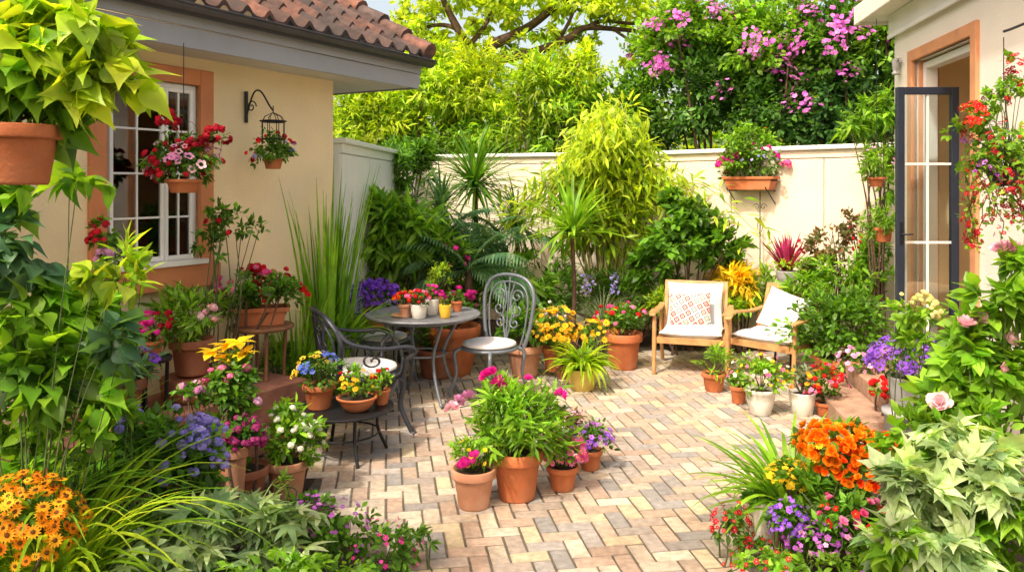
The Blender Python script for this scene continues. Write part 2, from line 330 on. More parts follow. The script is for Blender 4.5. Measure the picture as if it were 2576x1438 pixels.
# ---------------------------------------------------------------- pots
def potmesh(e,R,H,kind='terra',name='pot'):
    M={'terra':TERRA,'pale':TERRA2,'brown':TERRA3,'white':WHITEP,'grey':GREYP,'ochre':YELP,'yellow':YELB,'flute':WHITEP,'bowl':TERRA,'iron':BLACKI}[kind]
    mb=MB()
    if kind in('terra','pale','brown'):
        pr=[(.001,0),(R*.66,0),(R*.70,.01*H/.2),(R*.86,H*.74),(R*.88,H*.76),(R*.985,H*.765),(R*1.0,H*.80),(R*1.01,H*.97),(R*.98,H),(R*.90,H*.995),(R*.86,H*.85),(R*.8,H*.84)]
    elif kind in('flute',):
        pr=[(.001,0),(R*.62,0),(R*.66,.03*H),(R*.85,H*.5),(R*.92,H*.82),(R*1.0,H*.86),(R*1.02,H*.95),(R*.98,H),(R*.88,H*.97),(R*.84,H*.8)]
    elif kind=='bowl' or kind=='iron':
        pr=[(.001,0),(R*.5,0),(R*.72,H*.3),(R*.88,H*.7),(R*.9,H*.8),(R*.99,H*.84),(R*1.0,H*.97),(R*.96,H),(R*.88,H*.96),(R*.82,H*.8)]
    else:
        pr=[(.001,0),(R*.68,0),(R*.74,.03*H),(R*.9,H*.6),(R*.97,H*.93),(R*.99,H*.98),(R*.96,H),(R*.9,H*.97),(R*.86,H*.8)]
    if kind=='flute': lathe(mb,pr,seg=40,flute=.03)
    else: lathe(mb,pr,seg=28)
    build(mb,name,e,M)
    sb=MB(); lathe(sb,[(.001,H*.9),(R*.5,H*.89),(R*.87,H*.86)],seg=16); build(sb,'soil',e,SOIL)
def PP(label,px,by,pw,ph,fw,ty,fl=(),T='o',pal='g',ls=.05,n=320,d=None,pot='terra',name='potted_plant',cat='potted plant',low=.15,groups=None,extra=None,cr=.36,group=None,ry=None,off=0):
    d=d or gd(by); s=d/F; p=at(px,d,by); e=thing(name,label,cat,p,random.random()*.3,group)
    R=pw*s/2; H=ph*s; potmesh(e,R,H,pot)
    T_=(by-ty)*s; fh=T_-H; c=(off*s,0,H+fh*.42); ax=(fw*s/2,(ry or fw*.85)*s/2,fh*.6)
    mb=MB()
    if n: leaves(mb,n,c,ax,T,ls,pal,cr=cr,zmin=-.75)
    for i in range(9):
        D=nrmz(rng.normal(size=3)); D[2]=abs(D[2]); stems(mb,(0,0,H*.85),[np.array(c)+D*np.array(ax)*.8],.004)
    if extra: extra(mb,e,R,H,c,ax,s)
    build(mb,'foliage',e,MLEAF)
    if fl:
        fb=MB()
        for q in fl:
            col,t,k,sz=q[:4]; blooms(fb,k,c,ax,t,sz,col,groups=q[4] if len(q)>4 else None,zmin=-.1)
        build(fb,'blossoms',e,MPET)
    return e
def SH(label,px,d,blobs,n,T='o',pal='g',ls=.07,fl=(),name='shrub',cat='shrub',base=None,cr=.3,droop=.1,clumps=None,stemr=.012,depth=.8,extra=None,zb=0.,flat=.8,pals=None,group=None,gs=.22,ns=4):
    e=thing(name,label,cat,at(px,d,z=zb)); s=d/F; o=e.location; mb=MB(); sb=MB(); tot=sum(b[2]*b[3] for b in blobs)
    B=[]
    for i,b in enumerate(blobs):
        dd=b[4] if len(b)>4 else 0
        c=at(b[0],d,b[1])-o; c.y+=dd; ax=(b[2]*s/2,b[2]*s/2*depth,b[3]*s/2); B.append((c,ax))
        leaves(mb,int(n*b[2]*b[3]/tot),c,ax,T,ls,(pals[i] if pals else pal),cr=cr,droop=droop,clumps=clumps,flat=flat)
        for k in range(ns):
            D=nrmz(rng.normal(size=3)); D[2]=abs(D[2])*.7; t=np.array(c)+D*np.array(ax)*.7
            b0=np.array([rng.normal()*.04,rng.normal()*.04,0.]); mm=(b0+t)/2+np.array([0,0,.1*t[2]])+rng.normal(size=3)*.05
            tube(sb,smooth([b0,mm,t],4),[stemr,stemr*.35],6)
    if extra: extra(mb,e,B,s)
    build(mb,'foliage',e,MLEAF); build(sb,'stem',e,BARK if stemr>.011 else STEM)
    if fl:
        fb=MB()
        for q in fl:
            bi,col,t,k,sz=q[:5]; c,ax=B[bi]; blooms(fb,k,c,ax,t,sz,col,groups=q[5] if len(q)>5 else None,zmin=q[6] if len(q)>6 else -.3,gs=gs)
        build(fb,'blossoms',e,MPET)
    return e
# ================================================================ GROUND
mb=MB(); mb.add([(-400,-400,-.02),(400,-400,-.02),(400,400,-.02),(-400,400,-.02)],[(0,1,2,3)]); build(mb,'ground',None,GRASS,kind='structure')
mb=MB(); mb.add([(-6,-1,-.012),(6,-1,-.012),(6,13,-.012),(-6,13,-.012)],[(0,1,2,3)]); build(mb,'planting_bed_soil',None,SOIL,kind='structure')
def inpatio(x,y):
    if y>9.0+.0*x or y<-.5 or x<-2.6 or x>4.2: return False
    if y<5.5 and x< -.62-.62*(y-4.0): return False
    if y<6.3 and x> 1.25+.74*(y-4.02) and y>2.2: return False
    if y<=2.2 and abs(x)>1.2: return False
    return True
w=.102; ang=math.radians(9); cA,sA=math.cos(ang),math.sin(ang)
BC=np.array([(.46,.39,.30),(.53,.46,.36),(.43,.33,.25),(.40,.30,.23),(.36,.32,.28),(.31,.29,.27),(.45,.34,.26),(.49,.43,.34),(.39,.35,.31),(.51,.43,.29),(.27,.26,.25),(.36,.30,.25)])
mb=MB(); V=[];Fs=[];C=[];o=0
for i in range(-60,75):
    for j in range(-25,110):
        k=(i-j)%4
        if k==0: w0,h0=2*w,w
        elif k==3: w0,h0=w,2*w
        else: continue
        x0,y0=i*w,j*w; cx,cy=x0+w0/2,y0+h0/2; X=cA*cx-sA*cy; Y=sA*cx+cA*cy
        if not inpatio(X,Y): continue
        g=.0034; b=.007; z=random.uniform(-.0025,.0025); tx,ty=random.uniform(-.014,.014),random.uniform(-.014,.014); hw,hh=w0/2-g,h0/2-g; c=BC[random.randrange(len(BC))]*random.uniform(.84,1.12)
        for (dx,dy,zz) in ((hw,hh,-.009),(hw-b,hh-b,0)):
            for sx,sy in ((-1,-1),(1,-1),(1,1),(-1,1)):
                lx,ly=cx+sx*dx+random.uniform(-.0018,.0018),cy+sy*dy+random.uniform(-.0018,.0018)
                V.append((cA*lx-sA*ly,sA*lx+cA*ly,zz+z+tx*sx*dx+ty*sy*dy)); C.append(c if zz==0 else c*.6)
        Fs+=[(o+4,o+5,o+6,o+7)]+[(o+q,o+(q+1)%4,o+4+(q+1)%4,o+4+q) for q in range(4)]; o+=8
mb.add(V,np.array(Fs),np.array(C)); build(mb,'patio_paving',None,BRICKM,kind='structure')
m=MB(); q=.25
for i in range(-12,18):
    for j in range(-2,38):
        if inpatio(i*q+q/2,j*q+q/2): m.add([(i*q,j*q,-.0072),(i*q+q,j*q,-.0072),(i*q+q,j*q+q,-.0072),(i*q,j*q+q,-.0072)],[(0,1,2,3)])
build(m,'paving_joint_sand',None,SAND,kind='structure')
# ================================================================ HOUSE
ha=math.atan2(1,.571); H=thing('house','ochre stucco house with grey eaves and clay tile roof','house',(-1.575,7.0,0),ha)
x0,x1,z0,z1=-2.14,-1.42,1.30,2.58
mb=MB()
box(mb,-7.5,x0,0,.22,0,2.80); box(mb,x1,0,0,.22,0,2.80); box(mb,x0,x1,0,.22,0,z0); box(mb,x0,x1,0,.22,z1,2.80)
box(mb,-.22,0,.221,5.5,0,2.80); mb.add([(-.001,.0,2.8),(-.001,5.5,2.8),(-.001,5.5,4.6),(-.001,2.9,5.0)],[(0,1,2,3)])
build(mb,'wall',H,STUC)
mb=MB(); t=.115
box(mb,x0-t,x0,-.035,.06,z0-t,z1+t); box(mb,x1,x1+t,-.035,.06,z0-t,z1+t); box(mb,x0,x1,-.034,.059,z1,z1+t); box(mb,x0-t-.03,x1+t+.03,-.075,.05,z0-t-.05,z0-.001)
wf=build(mb,'window_surround',H,TRIM,bevel=.006)
WN=bpy.data.objects.new('window',None); SC.collection.objects.link(WN); WN.parent=H
mb=MB(); f=.035; ms=x0+.62*(x1-x0)
box(mb,x0,x0+f,.02,.09,z0,z1); box(mb,x1-f,x1,.02,.09,z0,z1); box(mb,x0+f,x1-f,.02,.09,z1-f,z1); box(mb,x0-.02,x1+.02,-.10,.09,z0,z0+f)
build(mb,'frame',WN,WPAINT,bevel=.004)
for a,b in ((x0+f+.002,ms),(ms+.004,x1-f-.002)):
    mb=MB(); q=.026; zb,zt=z0+f+.002,z1-f-.002
    box(mb,a,a+q,.0,.04,zb,zt); box(mb,b-q,b,.0,.04,zb,zt); box(mb,a+q,b-q,.001,.039,zb,zb+q*1.2); box(mb,a+q,b-q,.001,.039,zt-q,zt)
    box(mb,(a+b)/2-.006,(a+b)/2+.006,.008,.033,zb+q,zt-q)
    for r in (1,2,3):
        zz=zb+(zt-zb)*r/4; box(mb,a+q,b-q,.009,.032,zz-.007,zz+.007)
    build(mb,'sash',WN,WPAINT,bevel=.003)
    mb=MB(); box(mb,a+q,b-q,.018,.022,zb+q,zt-q); build(mb,'glass',WN,GLASS)
mb=MB() # room behind window
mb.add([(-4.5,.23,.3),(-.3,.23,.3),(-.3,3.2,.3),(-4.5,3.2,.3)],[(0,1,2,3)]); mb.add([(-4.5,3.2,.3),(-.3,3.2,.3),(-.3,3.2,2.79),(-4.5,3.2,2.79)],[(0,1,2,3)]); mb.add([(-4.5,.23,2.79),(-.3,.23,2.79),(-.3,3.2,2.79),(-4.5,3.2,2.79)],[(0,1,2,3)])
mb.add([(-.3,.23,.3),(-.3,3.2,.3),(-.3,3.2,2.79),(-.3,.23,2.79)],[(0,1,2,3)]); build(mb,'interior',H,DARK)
me_,nt_,N_,L_,B_=nm('warm_bulb'); B_.inputs['Base Color'].default_value=(.9,.6,.3,1); B_.inputs['Emission Color'].default_value=(1,.42,.10,1); B_.inputs['Emission Strength'].default_value=7
CH=bpy.data.objects.new('chandelier',None); SC.collection.objects.link(CH); CH.parent=H
cx_,cy_,cz_=-1.42,.75,2.12
mb=MB(); tube(mb,[(cx_+.34*math.cos(a),cy_+.25*math.sin(a),cz_) for a in np.linspace(0,6.283,25)],.012,6); tube(mb,[(cx_,cy_,cz_),(cx_,cy_,2.78)],.01,6); tube(mb,[(cx_-.34,cy_,cz_),(cx_+.34,cy_,cz_)],.01,6); build(mb,'ring',CH,DWOOD)
for k in range(9):
    a=k*.698; mb=MB(); lathe(mb,[(.001,-.045),(.028,-.03),(.036,0),(.026,.04),(.001,.065)],(cx_+.34*math.cos(a),cy_+.25*math.sin(a),cz_+.05),10); build(mb,'bulb',CH,me_)
mb=MB(); box(mb,-1.5,-.5,1.9,2.2,.9,1.75); box(mb,-1.52,-.48,1.88,2.22,1.751,1.8); build(mb,'sideboard',H,mat('warm_cabinet',(.5,.26,.10),.5,0,.3,6,.05,60),bevel=.01)
mb=MB(); box(mb,-1.3,-.9,2.0,2.02,1.95,2.4); build(mb,'picture_frame',H,mat('gilt_frame',(.6,.35,.08),.35,.6,.2,9,.1,60))
# eaves
mb=MB(); box(mb,-7.5,.72,-.37,-.001,2.78,2.81); box(mb,.001,.72,0,5.5,2.78,2.81); build(mb,'soffit',H,SOFF)
mb=MB(); box(mb,-7.5,.735,-.392,-.371,2.765,2.90); box(mb,-7.5,.745,-.412,-.385,2.902,3.01)
sl=math.tan(math.radians(31))
V=[]
for yy in (-.39,3.2):
    zt=3.0+(yy+.39)*sl
    V+=[(.721,yy,zt-.20),(.755,yy,zt-.20),(.755,yy,zt),(.721,yy,zt)]
mb.add(V,[(0,1,2,3),(4,5,6,7),(0,4,5,1),(1,5,6,2),(2,6,7,3),(3,7,4,0)])
mb.add([(.73,-.39,2.765),(.73,3.2,2.765),(.73,3.2,4.9),(.73,-.39,2.98)],[(0,1,2,3)])
build(mb,'fascia',H,FASC,bevel=.004)
mb=MB(); n=9; xs=(-7.5,.80); V=[]
for xx in xs:
    for i in range(n):
        a=math.pi*i/(n-1); V.append((xx,-.475+.062*math.cos(a),3.02-.062*math.sin(a)))
    for i in range(n):
        a=math.pi*(n-1-i)/(n-1); V.append((xx,-.475+.054*math.cos(a),3.022-.054*math.sin(a)))
k=2*n; mb.add(V,[(i,(i+1)%k,k+(i+1)%k,k+i) for i in range(k)]+[tuple(range(k)),tuple(range(k,2*k))]); tube(mb,[(-7.5,-.537,3.022),(.80,-.537,3.022)],.009)
build(mb,'gutter',H,GUTT)
mb=MB(); per=.2; nx=int(8.2/per*8); TC=np.array([(.095,.045,.033),(.07,.038,.03),(.05,.035,.032),(.125,.056,.037),(.065,.04,.034)])
row=.32
for r in range(13):
    V=[];C=[]
    tcols=TC[rng.integers(0,5,60)]*rng.uniform(.7,1.2,(60,1))
    ys=[(r*row-.02,.012),(r*row-.02,.05),((r+1)*row+.02,.022)]
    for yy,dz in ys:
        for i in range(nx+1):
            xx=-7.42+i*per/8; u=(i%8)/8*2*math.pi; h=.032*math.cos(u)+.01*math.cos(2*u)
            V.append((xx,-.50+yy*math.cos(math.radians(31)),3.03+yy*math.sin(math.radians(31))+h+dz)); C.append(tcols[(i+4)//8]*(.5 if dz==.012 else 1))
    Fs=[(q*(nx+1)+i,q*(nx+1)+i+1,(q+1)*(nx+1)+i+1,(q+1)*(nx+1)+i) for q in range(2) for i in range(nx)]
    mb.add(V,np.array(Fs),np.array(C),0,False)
    a=(.735,-.52+r*row*math.cos(.541),3.08+r*row*math.sin(.541)+.02); b=(.735,-.5+(r+1)*row*math.cos(.541),3.08+(r+1)*row*math.sin(.541))
    tube(mb,[a,b],[.085,.07],10,C=TC[r%5]*1.6)
build(mb,'roof',H,TILE)
# ================================================================ RIGHT BUILDING
Q=Vector((3.667,7.62,0)); ra=math.atan2(1,.14); RB=thing('garden_house','ivory stucco building with wood framed garden doorway','house',Q,ra)
a0,a1,zt,fl=-1.838,-.424,3.07,.42; HT=3.5
mb=MB(); box(mb,-7,a0+.1,-.2,0,0,HT); box(mb,a1-.1,0,-.2,0,0,HT); box(mb,a0+.1,a1-.1,-.2,0,zt-.1,HT); box(mb,a0+.1,a1-.1,-.2,0,0,fl); box(mb,-.2,-.001,-5,-.201,0,HT); build(mb,'wall',RB,STUC3)
mb=MB(); box(mb,a0,a0+.1,-.03,.03,fl,zt); box(mb,a1-.1,a1,-.03,.03,fl,zt); box(mb,a0+.1,a1-.1,-.03,.029,zt-.1,zt); box(mb,a0+.1,a0+.13,-.2,-.031,fl,zt-.1); box(mb,a1-.13,a1-.1,-.2,-.031,fl,zt-.1)
build(mb,'door_surround',RB,mat('peach_wood',(.58,.27,.13),.6,0,.15,5,.08,70),bevel=.006)
mb=MB(); box(mb,a1-.20,a1-.132,-.16,-.06,fl,zt-.12); box(mb,a0+.132,a1-.201,-.16,-.06,zt-.18,zt-.12); build(mb,'door_frame',RB,WPAINT,bevel=.004)
mb=MB(); box(mb,-7,.35,-5,.24,HT,HT+.06); box(mb,-7,.38,.241,.27,HT-.03,HT+.16); box(mb,.351,.38,-5,.24,HT-.03,HT+.16); build(mb,'eave',RB,STUC3,bevel=.01)
mb=MB(); box(mb,-7,.04,.001,.045,HT-.21,HT-.005); box(mb,-7,.02,.046,.065,HT-.24,HT-.2); build(mb,'cornice',RB,WPAINT,bevel=.006)
mb=MB(); mb.add([(-6,-.21,fl),(-.21,-.21,fl),(-.21,-3.5,fl),(-6,-3.5,fl)],[(0,3,2,1)]); mb.add([(-6,-3.5,fl),(-.21,-3.5,fl),(-.21,-3.5,3.3),(-6,-3.5,3.3)],[(0,1,2,3)]); mb.add([(-.21,-.21,fl),(-.21,-3.5,fl),(-.21,-3.5,3.3),(-.21,-.21,3.3)],[(0,1,2,3)]); mb.add([(-6,-.21,3.3),(-.21,-.21,3.3),(-.21,-3.5,3.3),(-6,-3.5,3.3)],[(0,1,2,3)]); build(mb,'interior',RB,ROOM)
mb=MB(); box(mb,-1.5,-.25,-1.6,-1.1,fl,1.25); box(mb,-1.52,-.24,-1.62,-1.08,1.251,1.29); build(mb,'cabinet',RB,DWOOD,bevel=.006)
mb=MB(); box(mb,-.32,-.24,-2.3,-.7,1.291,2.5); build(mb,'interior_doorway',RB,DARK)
mb=MB(); box(mb,-.34,-.22,-2.42,-2.31,1.0,2.6); box(mb,-.34,-.22,-.69,-.60,1.30,2.6); box(mb,-.34,-.22,-2.42,-.60,2.601,2.7); build(mb,'interior_trim',RB,WPAINT)
DR=bpy.data.objects.new('door',None); SC.collection.objects.link(DR); DR.parent=RB
mw=RB.matrix_world.copy()
def dbuild(mb,name,M,bev=0):
    V=np.concatenate(mb.V); Mi=np.array(mw.inverted()); mb.V=[V@Mi[:3,:3].T+Mi[:3,3]]; return build(mb,name,DR,M,bevel=bev)
xa,xb,yd,za,zb=3.19,3.70,6.6,.45,2.675
mb=MB(); q=.06
box(mb,xa,xa+q,yd-.025,yd+.025,za,zb); box(mb,xb-q,xb,yd-.025,yd+.025,za,zb); box(mb,xa+q,xb-q,yd-.025,yd+.025,zb-q,zb); box(mb,xa+q,xb-q,yd-.025,yd+.025,za,za+.14)
dbuild(mb,'frame',NAVY,.004)
mb=MB(); box(mb,(xa+xb)/2-.009,(xa+xb)/2+.009,yd-.012,yd+.012,za+.14,zb-q)
for zz in (1.39,2.04): box(mb,xa+q,xb-q,yd-.011,yd+.011,zz-.01,zz+.01)
dbuild(mb,'muntins',WPAINT)
mb=MB(); box(mb,xa+q,xb-q,yd-.002,yd+.002,za+.14,zb-q); dbuild(mb,'glass',GLASS)
mb=MB(); box(mb,xa+.018,xa+.042,yd-.032,yd-.025,1.38,1.56); tube(mb,[(xa+.03,yd-.032,1.46),(xa+.03,yd-.06,1.46),(xa+.11,yd-.06,1.46)],.008); dbuild(mb,'handle',BLACKI)
mb=MB()
for z_,yy in ((.14,.95),(.28,.62),(.41,.32)): box(mb,-1.95,-.35,.005,yy,z_-.14,z_)
ST=build(mb,'doorstep',None,mat('step_brick',(.36,.23,.16),.85,0,.3,9,.4,60),bevel=.008,label='brick steps leading up to the garden doorway',cat='steps'); ST.location=Q; ST.rotation_euler=(0,0,ra)
mb=MB(); lathe(mb,[(.001,0),(.035,0),(.035,.02),(.02,.03),(.03,.05),(.035,.13),(.02,.15),(.001,.16)],seg=14); tube(mb,[(0,0,.12),(0,-.07,.14),(.0,-.09,.10)],.01)
o=build(mb,'wall_lamp',None,GREYP,label='small grey metal wall lamp beside the doorway',cat='lamp'); o.location=Q+Vector((-.07,-.17,2.90))
# ================================================================ GARDEN WALLS
def gwall(name,label,A,B,mat_,h=2.26,panel=.95,m2=WPAINT):
    A=Vector(A);B=Vector(B); L=(B-A).length; e=thing(name,label,'wall',(A.x,A.y,0),math.atan2(B.y-A.y,B.x-A.x))
    mb=MB(); box(mb,0,L,.02,.12,0,h)
    x=0; 
    while x<L-.02:
        xe=min(x+panel,L); box(mb,x+.006,xe-.006,-.005,.0195,.0,h-.10); x=xe
    box(mb,0,L,-.008,.0195,h-.088,h-.001); build(mb,'wall_panel',e,mat_,bevel=.004)
    mb=MB(); box(mb,-.03,L+.03,-.05,.17,h,h+.05); build(mb,'coping',e,m2,bevel=.01); return e
gwall('garden_fence','white panelled garden fence running from the house corner',(-1.56,7.3),(-1.37,11.45),WPAINT,2.25,1.1)
gwall('garden_wall','cream stucco garden wall behind the palms',(-1.37,11.5),(1.81,10.3),STUC2)
gwall('garden_wall','cream stucco garden wall with panel joints behind armchairs',(1.82,10.295),(3.99,8.2),STUC2,panel=1.12)
# ================================================================ BACK VEGETATION
HG='hedge shrubs behind the garden wall'
for i,(px,d,bl,n,pl) in enumerate([
  (930,12.6,[(890,330,190,240),(960,300,220,220),(920,200,180,140,.5)],5200,['yg','li','lg']),
  (1090,12.9,[(1080,250,260,300),(1030,360,220,160),(1120,150,200,130,.4)],6200,['yg','lg','li']),
  (1250,12.7,[(1210,230,260,250),(1290,320,280,220),(1180,360,220,140)],6400,['li','yg','lg']),
  (1400,12.3,[(1380,240,260,260),(1440,320,260,210),(1460,190,170,160)],6400,['yg','lg','li'])]):
    SH('tall bright yellow-green leafy shrub rising over the wall',px,d,bl,n,'l',None,.15,pals=pl,name='hedge_shrub',cat='hedge',group=HG,stemr=.03,cr=.24,droop=.35,ns=3)
for i,(px,d,bl,n,fl,pl) in enumerate([
  (1620,11.9,[(1600,300,240,260),(1680,150,240,230)],6000,[(0,'bou','f',60,.03,3,.2),(1,'bou','f',300,.038,12)],['g','lg']),
  (1790,11.4,[(1780,260,300,340),(1850,110,280,240),(1730,70,220,170)],9500,[(2,'bou','f',320,.038,14),(1,'bou','f',120,.036,8)],['dg','lg','lg']),
  (1960,10.9,[(1950,290,300,300),(1960,110,300,260)],8500,[(0,'bou','f',280,.036,10,.1),(1,'bou','f',160,.036,8)],['dg','lg']),
  (2130,10.4,[(2120,290,280,320),(2130,110,300,280)],8500,[(0,'bou','f',260,.036,10,.1),(1,'bou','f',360,.038,14)],['dk','g']),
  (2260,10.0,[(2250,290,190,330),(2250,90,220,260)],4500,[(1,'bou','f',160,.036,6)],['dg','lg'])]):
    SH('dense dark green flowering shrub with magenta blossom clusters above the wall',px,d,bl,n,'o',None,.10,pals=pl,fl=fl,name='flowering_hedge_shrub',cat='hedge',group='flowering shrubs above the garden wall',stemr=.03,cr=.2,clumps=140,gs=.12,ns=3)
# tree
e=thing('tree','mature tree with brown limbs and sparse yellow-green crown','tree',at(1185,13.6)); o=e.location; mb=MB(); D=13.6
def tp(px,py,dy=0): v=at(px,D,py)-o; return (v.x,v.y+dy,v.z)
tube(mb,smooth([(0,0,0),(.05,0,1.5),tp(1190,260),tp(1200,165)]),[.22,.17,.15],10)
for pts,r in (([(1200,175),(1180,120),(1150,70),(1120,10),(1090,-60)],[.10,.07,.04]),([(1200,175),(1235,120),(1290,90),(1345,55),(1420,0),(1500,-60)],[.11,.08,.04]),
  ([(1205,165),(1270,148),(1350,128),(1430,100),(1470,70),(1560,72),(1640,85)],[.09,.07,.025]),([(1470,72),(1520,50),(1600,62),(1690,40)],[.045,.03,.02]),
  ([(1400,112),(1430,60),(1455,0)],[.04,.02]),([(1640,85),(1680,120),(1700,150)],[.03,.015]),([(1180,120),(1220,70),(1240,10)],[.05,.03]),([(1540,72),(1600,110),(1630,140)],[.03,.012]),([(1150,70),(1100,60),(1040,75)],[.05,.02])):
    tube(mb,smooth([tp(*p,dy=random.uniform(-.15,.15)) for p in pts]),r,9)
build(mb,'trunk',e,BARK)
mb=MB()
for (px,py,w_,h_,n) in ((1040,70,200,120,800),(1130,-10,260,130,900),(1250,30,180,110,750),(1330,0,260,130,1200),(1470,20,220,110,900),(1590,20,260,110,1000),(1190,110,120,80,300),(1680,60,160,120,500),(1010,130,140,90,360),(1100,130,130,80,300),(1390,95,120,50,200),(1620,130,130,100,320),(1290,120,100,60,180),(1480,110,110,60,180)):
    leaves(mb,n,tp(px,py),(w_*D/F/2,.8,h_*D/F/2),'o',.13,'li',droop=.4,cr=.25)
build(mb,'crown',e,MLEAF)
e=thing('shade_tree','leafy tree overhanging the near patio edge','tree',(-3.4,-1.2,0)); mb=MB()
tube(mb,smooth([(0,0,0),(.1,.1,2),(.3,.5,4.2)]),[.16,.13,.09],9)
TB=[]
for (x,y,z) in ((.6,2.4,5.0),(1.9,2.0,5.2),(1.2,3.6,5.4),(3.0,1.4,5.0),(3.4,3.0,5.6),(.2,1.0,4.9),(4.6,.9,5.3),(2.4,.3,4.8)):
    tube(mb,smooth([(.3,.5,4.0),(x*.5+.15,y*.5+.25,4.5),(x,y,z)],5),[.06,.02],6); TB.append((x,y,z))
build(mb,'trunk',e,BARK); mb=MB()
for t_ in TB: leaves(mb,110,t_,(.75,.7,.35),'o',.13,'lg',cr=.3,clumps=9)
build(mb,'crown',e,MLEAF)
mb=MB()
for i in range(28):
    x=-17+i*1.4+random.uniform(-.5,.5); hh=random.uniform(2.8,3.8)
    if 1.8<x<3.2: hh=2.7
    leaves(mb,850,(x,20+random.uniform(-2,3),hh*.75),(1.7,1.3,hh),'o',.30,random.choice(['lg','li','yg']),cr=.3)
build(mb,'distant_woodland',None,MLEAF,kind='stuff',label='far-off mass of mixed green trees behind the garden',cat='woodland')
# ================================================================ BACK BED PLANTS
SH('dark green fine-leaved shrub growing against the white fence',1010,9.9,[(1010,430,190,160),(980,520,150,160),(1050,400,130,110)],2300,'l','g',.13,name='shrub',cr=.26)
SH('bushy green shrub with long pointed glossy leaves',1010,8.4,[(1010,600,270,230),(940,560,160,140),(1080,640,170,180),(920,660,140,140)],2300,'l','lg',.20,cr=.3,droop=.25)
SH('leafy green shrub filling the back of the bed',1120,9.4,[(1110,700,280,180),(1270,720,260,170),(1200,640,160,120)],2200,'l','lg',.17,cr=.3)
def yucca(label,px,d,py,L,n,pal,w,by=None,e_=(-.5,1.5),bend=(.3,1.2),tr=.035):
    e=thing('spiky_palm',label,'palm',at(px,d)); top=at(px,d,py)-e.location
    if top.z>.3:
        mb=MB(); tube(mb,smooth([(0,0,0),(.02,0,top.z*.5),tuple(top)]),[tr,tr*.8],8); build(mb,'trunk',e,BARK)
    mb=MB(); blades(mb,n,top,L,w,e_,bend,pal,8,.03,.15); build(mb,'crown',e,MLEAF); return e
yucca('tall spiky dracaena with slender trunk before the wall',1195,9.8,480,(.5,1.0),180,'g',.035)
yucca('bright spiky dracaena on a thin bare trunk',1440,8.6,600,(.4,.75),90,'lg',.05,e_=(-.1,1.5),bend=(.3,1.1),tr=.026)
yucca('small dark spiky palm beside the wall',1300,10.0,580,(.4,.75),120,'dg',.03)
yucca('dark narrow-leaved spiky palm near the white fence',1110,9.2,540,(.3,.65),110,'bg',.03)
for (px,d_,z_,n_) in ((1180,8.3,.95,18),(1130,9.3,1.25,12),(1270,9.6,1.1,12)):
    e=thing('fan_palm','grey-green palm with feathery arching fronds','palm',at(px,d_)); mb=MB(); fronds(mb,n_,(0,0,z_),(.6,.95),(.2,1.4),(.8,1.8),'bg',.3,20); build(mb,'crown',e,MLEAF); mb=MB(); tube(mb,[(0,0,0),(0,0,z_+.02)],[.05,.04],8); build(mb,'trunk',e,BARK)
# bamboo
e=thing('bamboo_clump','tall weeping yellow-green bamboo in front of the wall','bamboo',at(1520,9.6)); o=e.location; sb=MB(); mb=MB()
for i in range(56):
    tx=rng.normal()*.42; ty=rng.normal()*.25; hh=1.9+ .88*math.exp(-((tx-.08)/.42)**2)*rng.uniform(.6,1.1); b0=(rng.normal()*.09,rng.normal()*.09,0)
    P=smooth([b0,(tx*.35,ty*.4,hh*.55),(tx*.8,ty*.9,hh),(tx*1.45,ty*1.4-.05,hh-.18-abs(tx)*.4)],5); tube(sb,P,[.011,.007,.003],5)
    P=np.array(P)[6:]; n=95; k=rng.integers(0,len(P),n); pp=P[k]+rng.normal(size=(n,3))*np.array([.12,.12,.10])
    dr=rng.normal(size=(n,3))*.6+np.array([tx*.8,-.15,-.35]); inst(mb,LT['l'],pp,dr,np.array([0,-.3,1.])+rng.normal(size=(n,3))*.3,rng.uniform(.10,.20,n),lerp(PAL[('li','yg','li')[i%3]],n)*rng.uniform(.75,1.1))
leaves(mb,1700,(.0,.1,1.35),(.70,.4,.75),'l',.17,'yg',droop=.5,cr=.3); leaves(mb,1000,(.1,.0,1.95),(.5,.3,.45),'l',.17,'li',droop=.5,cr=.3)
build(mb,'foliage',e,MLEAF); build(sb,'cane',e,mat('bamboo_cane',(.28,.26,.08),.5,0,.2,9,.05,60))
SH('rounded broad-leaved dark green shrub against the cream wall',1730,9.0,[(1720,610,250,210),(1650,680,170,150),(1800,640,160,150),(1720,530,150,110)],2600,'o','g',.12,cr=.24,droop=.2)
SH('low dark foliage under the broad-leaved shrub',1600,9.3,[(1560,760,260,160),(1400,740,260,190),(1700,790,200,130)],2500,'l','g',.12,cr=.3)
SH('yellow-leaved shrub behind the wooden armchairs',1860,8.9,[(1850,715,140,120),(1810,770,130,100),(1910,750,140,120)],1300,'l',None,.13,pals=['ye','yg','lg'],cr=.35)
SH('yellow-green low shrub beside the wooden armchair',1680,8.8,[(1670,780,100,100)],320,'l','yg',.11,cr=.35)
SH('reddish green upright shrub beside the cream wall',2100,8.1,[(2090,610,150,120),(2140,570,90,100),(2060,660,130,110)],900,'o','rg',.06,cr=.28,fl=[(0,'drd','b',16,.02,3)],ns=3)
SH('leafy light green shrub in the corner by the doorway',2150,7.9,[(2110,700,210,120),(2190,680,110,170),(2030,720,110,110)],1700,'l','lg',.12,cr=.28,ns=3)
SH('climbing leafy vine beside the garden doorway',2210,7.75,[(2200,300,120,130),(2225,370,80,140),(2150,330,80,60),(2240,250,50,70),(2225,470,50,120)],900,'l','lg',.13,cr=.3,droop=.5,name='climbing_vine',cat='vine',ns=2)
SH('tall slender leafy stems against the wall',2190,8.0,[(2200,620,70,170)],260,'l','g',.08,ns=2)
